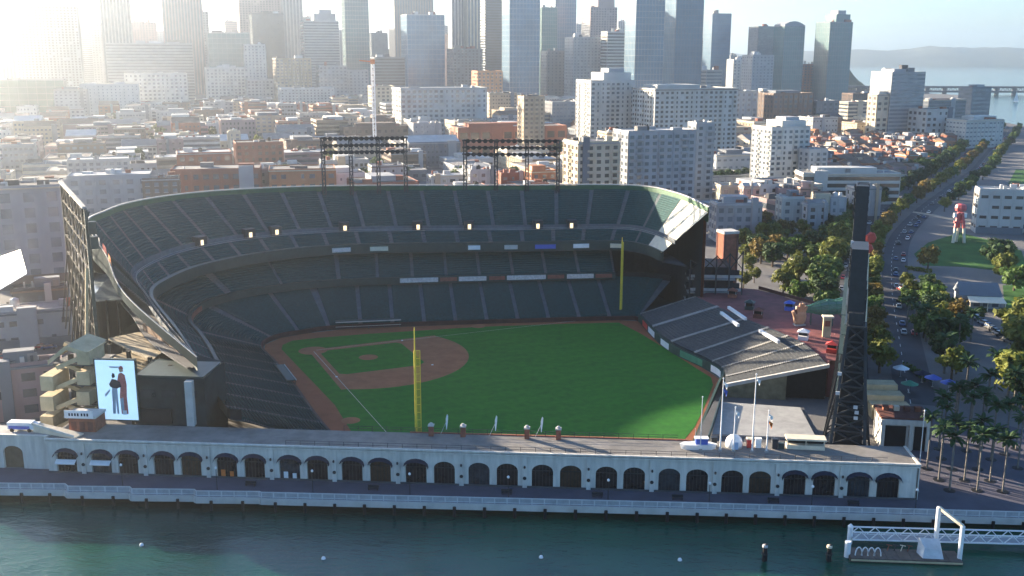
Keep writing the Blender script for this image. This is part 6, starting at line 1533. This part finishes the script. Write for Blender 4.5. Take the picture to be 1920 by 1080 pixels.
# city trees between the blocks
CT = [(395, 240, 'olive'), (360, 245, 'olive'), (330, 245, 'olive'), (420, 235, 'green'), (545, 228, 'olive'), (575, 232, 'olive'), (600, 228, 'green'), (620, 232, 'green'), (500, 232, 'olive'), (480, 236, 'green'), (730, 214, 'olive'), (1480, 328, 'olive'), (1455, 322, 'dark'), (1420, 318, 'dark'), (1395, 318, 'dark'), (1370, 320, 'dark'),
      (1545, 318, 'dark'), (1580, 318, 'dark'), (1350, 322, 'dark'), (1500, 200, 'green'), (1590, 225, 'dark'), (1610, 228, 'dark'), (905, 318, 'dark'), (890, 310, 'dark'), (300, 240, 'olive'), (280, 246, 'olive'), (450, 240, 'olive'), (590, 240, 'olive'), (560, 240, 'olive'), (640, 245, 'green'), (700, 225, 'green'), (250, 250, 'green')]+[(TR.randrange(20, 1340), TR.randrange(205, 330), TR.choice(['olive', 'green', 'dark'])) for _ in range(60)]
CT.sort()
for i, (px, py, key) in enumerate(CT):
    h = 13; x, y = W(px, py, h*.8); tree(x, y, h, 6.5 if py > 230 else 8.5, key, f'{cw[key]} tree among the city roofs, {ordinal(i)} from the west', 'city trees')
# date palms on the plaza
def palm_meshes(seed):
    r = random.Random(seed); f = MB()
    for k in range(26):
        az = 6.2832*k/26+r.uniform(-.15, .15); el = r.uniform(-.35, 1.15); L_ = r.uniform(2.5, 3.3); pts = []; p = Vector((0, 0, 0)); n = 6
        for j in range(n+1):
            e = el-1.5*(j/n)**1.5; pts.append(p.copy()); p = p+Vector((math.cos(az)*math.cos(e), math.sin(az)*math.cos(e), math.sin(e)))*L_/n
        sx = Vector((-math.sin(az), math.cos(az), 0))
        for j in range(n):
            w0, w1 = .48*math.sin(math.pi*(j+.3)/(n+.6)), .48*math.sin(math.pi*(j+1.3)/(n+.6))
            for s in (-1, 1):
                a, b = pts[j], pts[j+1]; f.add([a, a+sx*w0*s+Vector((0, 0, -.16*w0/.4)), b+sx*w1*s+Vector((0, 0, -.16*w1/.4)), b], [(0, 1, 2, 3) if s > 0 else (3, 2, 1, 0)])
    cm = with_mat(f.mesh('crown'), LM['palm']); t = MB(); n = 7
    for j in range(n): t.tube((0, 0, 8.0*j/n), (0, 0, 8.0*(j+1)/n), .30-.012*j, .26-.012*j, 8)
    t.lathe((0, 0, 7.7), [(.24, 0), (.42, .35), (.2, .8)], 8)
    return cm, with_mat(t.mesh('trunk'), mat('palm_trunk', (.16, .145, .13), .9, .2, .25, 2.0))
LM['palm'] = leaf_mat('leaf_palm', (.020, .050, .020), (.045, .090, .030), .12)
PM = [palm_meshes(k) for k in range(3)]
gratem = with_mat(MB().lathe((0, 0, 0), [(.2, 0), (1.15, .0), (1.15, .07), (.2, .07)], 14).mesh('tree_grate'), m_dark)
PP = [(1780, 920), (1832, 920), (1880, 922), (1760, 900), (1808, 901), (1856, 902), (1738, 879), (1785, 880), (1833, 880), (1908, 878), (1765, 860), (1812, 846), (1858, 862), (1884, 852), (1836, 838), (1905, 842), (1760, 842), (1790, 826)]
pl = sorted([(*W(*q), q) for q in PP], key=lambda t: (round(t[1]/5.2), t[0])); rw = {}
for i, (x, y, q) in enumerate(pl):
    k = rw.setdefault(round(y/5.2), []); k.append(1); ri = list(rw).index(round(y/5.2))
    T = thing('palm_tree', f'palm on the paved plaza, {ordinal(len(k)-1)} from the west in the {ordinal(ri)} row from the quay', 'palm', (x, y, .02), 0, 'plaza palms')
    c, t = PM[i % 3]; s = TR.uniform(.85, 1.02); zs = TR.uniform(1.3, 1.55); inst('crown', c, T, (0, 0, 8.1*zs), (0, 0, TR.uniform(0, 6)), (s, s, s)); inst('trunk', t, T, (0, 0, 0), (0, 0, 0), (.75, .75, zs)); inst('tree_grate', gratem, T)
# palms further back by the boulevard
PB = [(1735, 640), (1760, 655), (1795, 660), (1715, 630), (1820, 640), (1700, 612), (1770, 700), (1810, 745), (1850, 770), (1900, 770), (1865, 730), (1890, 745), (1790, 790), (1820, 800)]
pb_ = sorted([(*W(*q), q) for q in PB], key=lambda t: t[2][0])
for i, (x, y, q) in enumerate(pb_):
    T = thing('palm_tree', f'palm along the street edge behind the plaza, {ordinal(i)} from the west', 'palm', (x, y, 0), 0, 'street palms')
    c, t = PM[i % 3]; s = TR.uniform(1.0, 1.25); inst('crown', c, T, (0, 0, 8.1*s), (0, 0, TR.uniform(0, 6)), (s, s, s)); inst('trunk', t, T, (0, 0, 0), (0, 0, 0), (s, s, s))
# hedges around the park lawn
for i, (a, b) in enumerate((((1700, 505), (1745, 512)), ((1600, 560), (1640, 600)), ((1700, 690), (1740, 715)))):
    p, q = W(*a), W(*b); mb = MB(); r = random.Random(i); n = 260
    for k in range(n):
        t = r.random(); c = Vector((p[0]+(q[0]-p[0])*t+r.uniform(-1.1, 1.1), p[1]+(q[1]-p[1])*t+r.uniform(-1.1, 1.1), r.uniform(.1, 1.5))); d = Vector((r.gauss(0, 1), r.gauss(0, 1), r.gauss(0, 1))).normalized(); a_ = d.orthogonal().normalized()*.35; b_ = d.cross(a_)
        mb.add([c-a_, c+b_, c+a_, c-b_], [(0, 1, 2, 3)])
    tag(mb.build('hedge', LM['green' if i else 'olive']), ['low clipped hedge on the west edge of the park lawn', 'dark hedge between concourse and boulevard', 'low hedge beside the market umbrellas'][i], 'hedge')

# ================================================================== VEHICLES
def car_meshes(key, col):
    m_ = mat('car_'+key, col, .3, .5, .05, .5); b = MB()
    prof = [(-2.2, .35), (-2.25, .75), (-1.5, .92), (1.2, .95), (2.1, .8), (2.25, .4)]
    k = len(prof); b.add([(x, -.86, z) for x, z in prof]+[(x, .86, z) for x, z in prof], [tuple(range(k)), tuple(range(2*k-1, k-1, -1))]+[(i, k+i, k+(i+1) % k, (i+1) % k) for i in range(k)])
    c = MB(); p2 = [(-1.6, .93), (-1.1, 1.45), (.5, 1.47), (1.25, .94)]
    c.add([(x, -.74 if z < 1 else -.62, z) for x, z in p2]+[(x, .74 if z < 1 else .62, z) for x, z in p2], [(0, 1, 2, 3), (7, 6, 5, 4)]+[(i, 4+i, 4+(i+1) % 4, (i+1) % 4) for i in range(4)])
    r = MB(); r.box(-.3, 0, 1.47, 1.5, 1.2, .04)
    return with_mat(b.mesh('body'), m_), with_mat(c.mesh('cabin_glass'), m_glass_dk), with_mat(r.mesh('roof'), m_)
CARC = {'white': (.65, .65, .66), 'black': (.02, .02, .022), 'silver': (.38, .39, .40), 'red': (.32, .03, .03), 'blue': (.04, .09, .22), 'grey': (.14, .145, .15)}
CM = {k: car_meshes(k, c) for k, c in CARC.items()}
whm = with_mat(MB().lathe((0, 0, 0), [(.1, -.11), (.33, -.11), (.33, .11), (.1, .11)], 12, (0, 1, 0)).mesh('wheel'), m_dark)
cars = []
s = 70.0
while s < BL-100:
    for off in (-11.2, -8.2, 8.2, 11.2):
        if TR.random() < (.42 if s < 500 else .25):
            p, t = at_len(blv, s+TR.uniform(0, 6)); nx, ny = -t[1], t[0]; cars.append((p[0]+nx*off, p[1]+ny*off, math.atan2(t[1], t[0])+(math.pi if off > 0 else 0), .035, 'boulevard'))
    s += 11.0
for i in range(10):
    p = W(1830+i*7, 598+i*5); cars.append((p[0], p[1], .3+1.57, 0, 'car park by the pavilion'))
for i in range(26):
    p = W(1400+(i % 9)*26+(i//9)*7, 458+15*(i//9)); cars.append((p[0], p[1], .4, 0, 'lot beyond the brick tower'))
for i in range(8):
    p = W(1690+(i % 4)*9, 545+22*(i//4)); cars.append((p[0], p[1], 1.9, 0, 'lot behind the park trees'))
for i in range(14):
    p = W(8+(i % 7)*14, 648+18*(i//7)+i); cars.append((p[0], p[1], .5, 0, 'lot at the west edge'))
cc_ = {}
for x, y, a, z, where in cars:
    k = TR.choice(list(CM)); i = cc_.get((k, where), 0); cc_[(k, where)] = i+1
    T = thing('car', f'{k} car on the {where}, {ordinal(i)} {k} one from the ballpark', 'car', (x, y, z), a, 'parked and driving cars')
    for nm, me in zip(('body', 'cabin_glass', 'roof'), CM[k]): inst(nm, me, T)
    for wx_ in (-1.4, 1.4):
        for wy_ in (-.82, .82): inst('wheel', whm, T, (wx_, wy_, .33))
print('cars', len(cars))
# west edge: low tan yard buildings beside the ramp tower
for i, (a, b, t, D, c, lab) in enumerate(((-40, 62, 690, 262, 'mauve', 'flat mauve-grey roof below the cars at the west edge'), (-40, 130, 585, 330, 'pale', 'wide blue-grey flat roof at the west edge behind the ramp tower'), (10, 90, 545, 350, 'dark', 'dark flat hall under the white canopy'))):
    B(a, b, t, D, 'low', c, lab, .35, rot=math.radians(27), minh=3.0)
x = wall_x(78, 8.5, 4); T = thing('food_truck', 'small white truck with blue side parked on the wall roof at the west end', 'truck', (wall_x(40, 8, 4.5), 4.6, 7.32), 0)
MB().box(0, 0, .5, 5.2, 2.0, 1.5).build('body', m_white, T); MB().box(0, -1.02, .6, 4.6, .06, .7).build('side_panel', m_blue, T); MB().box(3.2, 0, .5, 1.2, 1.9, 1.2).build('cab', m_white, T)
for a in (-1.6, 2.2):
    for b in (-.95, .95): inst('wheel', whm, T, (a, b, .33), (0, 0, 0), (1.3, 1.3, 1.3))

# ================================================================== HAZE
hz = MB(); hz.box(0, 5000, -4.0, 28000, 22000, 404.0)
hm = bpy.data.materials.new('haze_air'); hm.use_nodes = True; t = hm.node_tree
t.nodes.remove(t.nodes['Principled BSDF']); pv_ = t.nodes.new('ShaderNodeVolumePrincipled')
pv_.inputs['Color'].default_value = (.86, .93, 1.0, 1); pv_.inputs['Density'].default_value = 0.00011; pv_.inputs['Anisotropy'].default_value = .85
t.links.new(pv_.outputs[0], t.nodes['Material Output'].inputs['Volume'])
ho = hz.build('haze', hm); ho['kind'] = 'stuff'
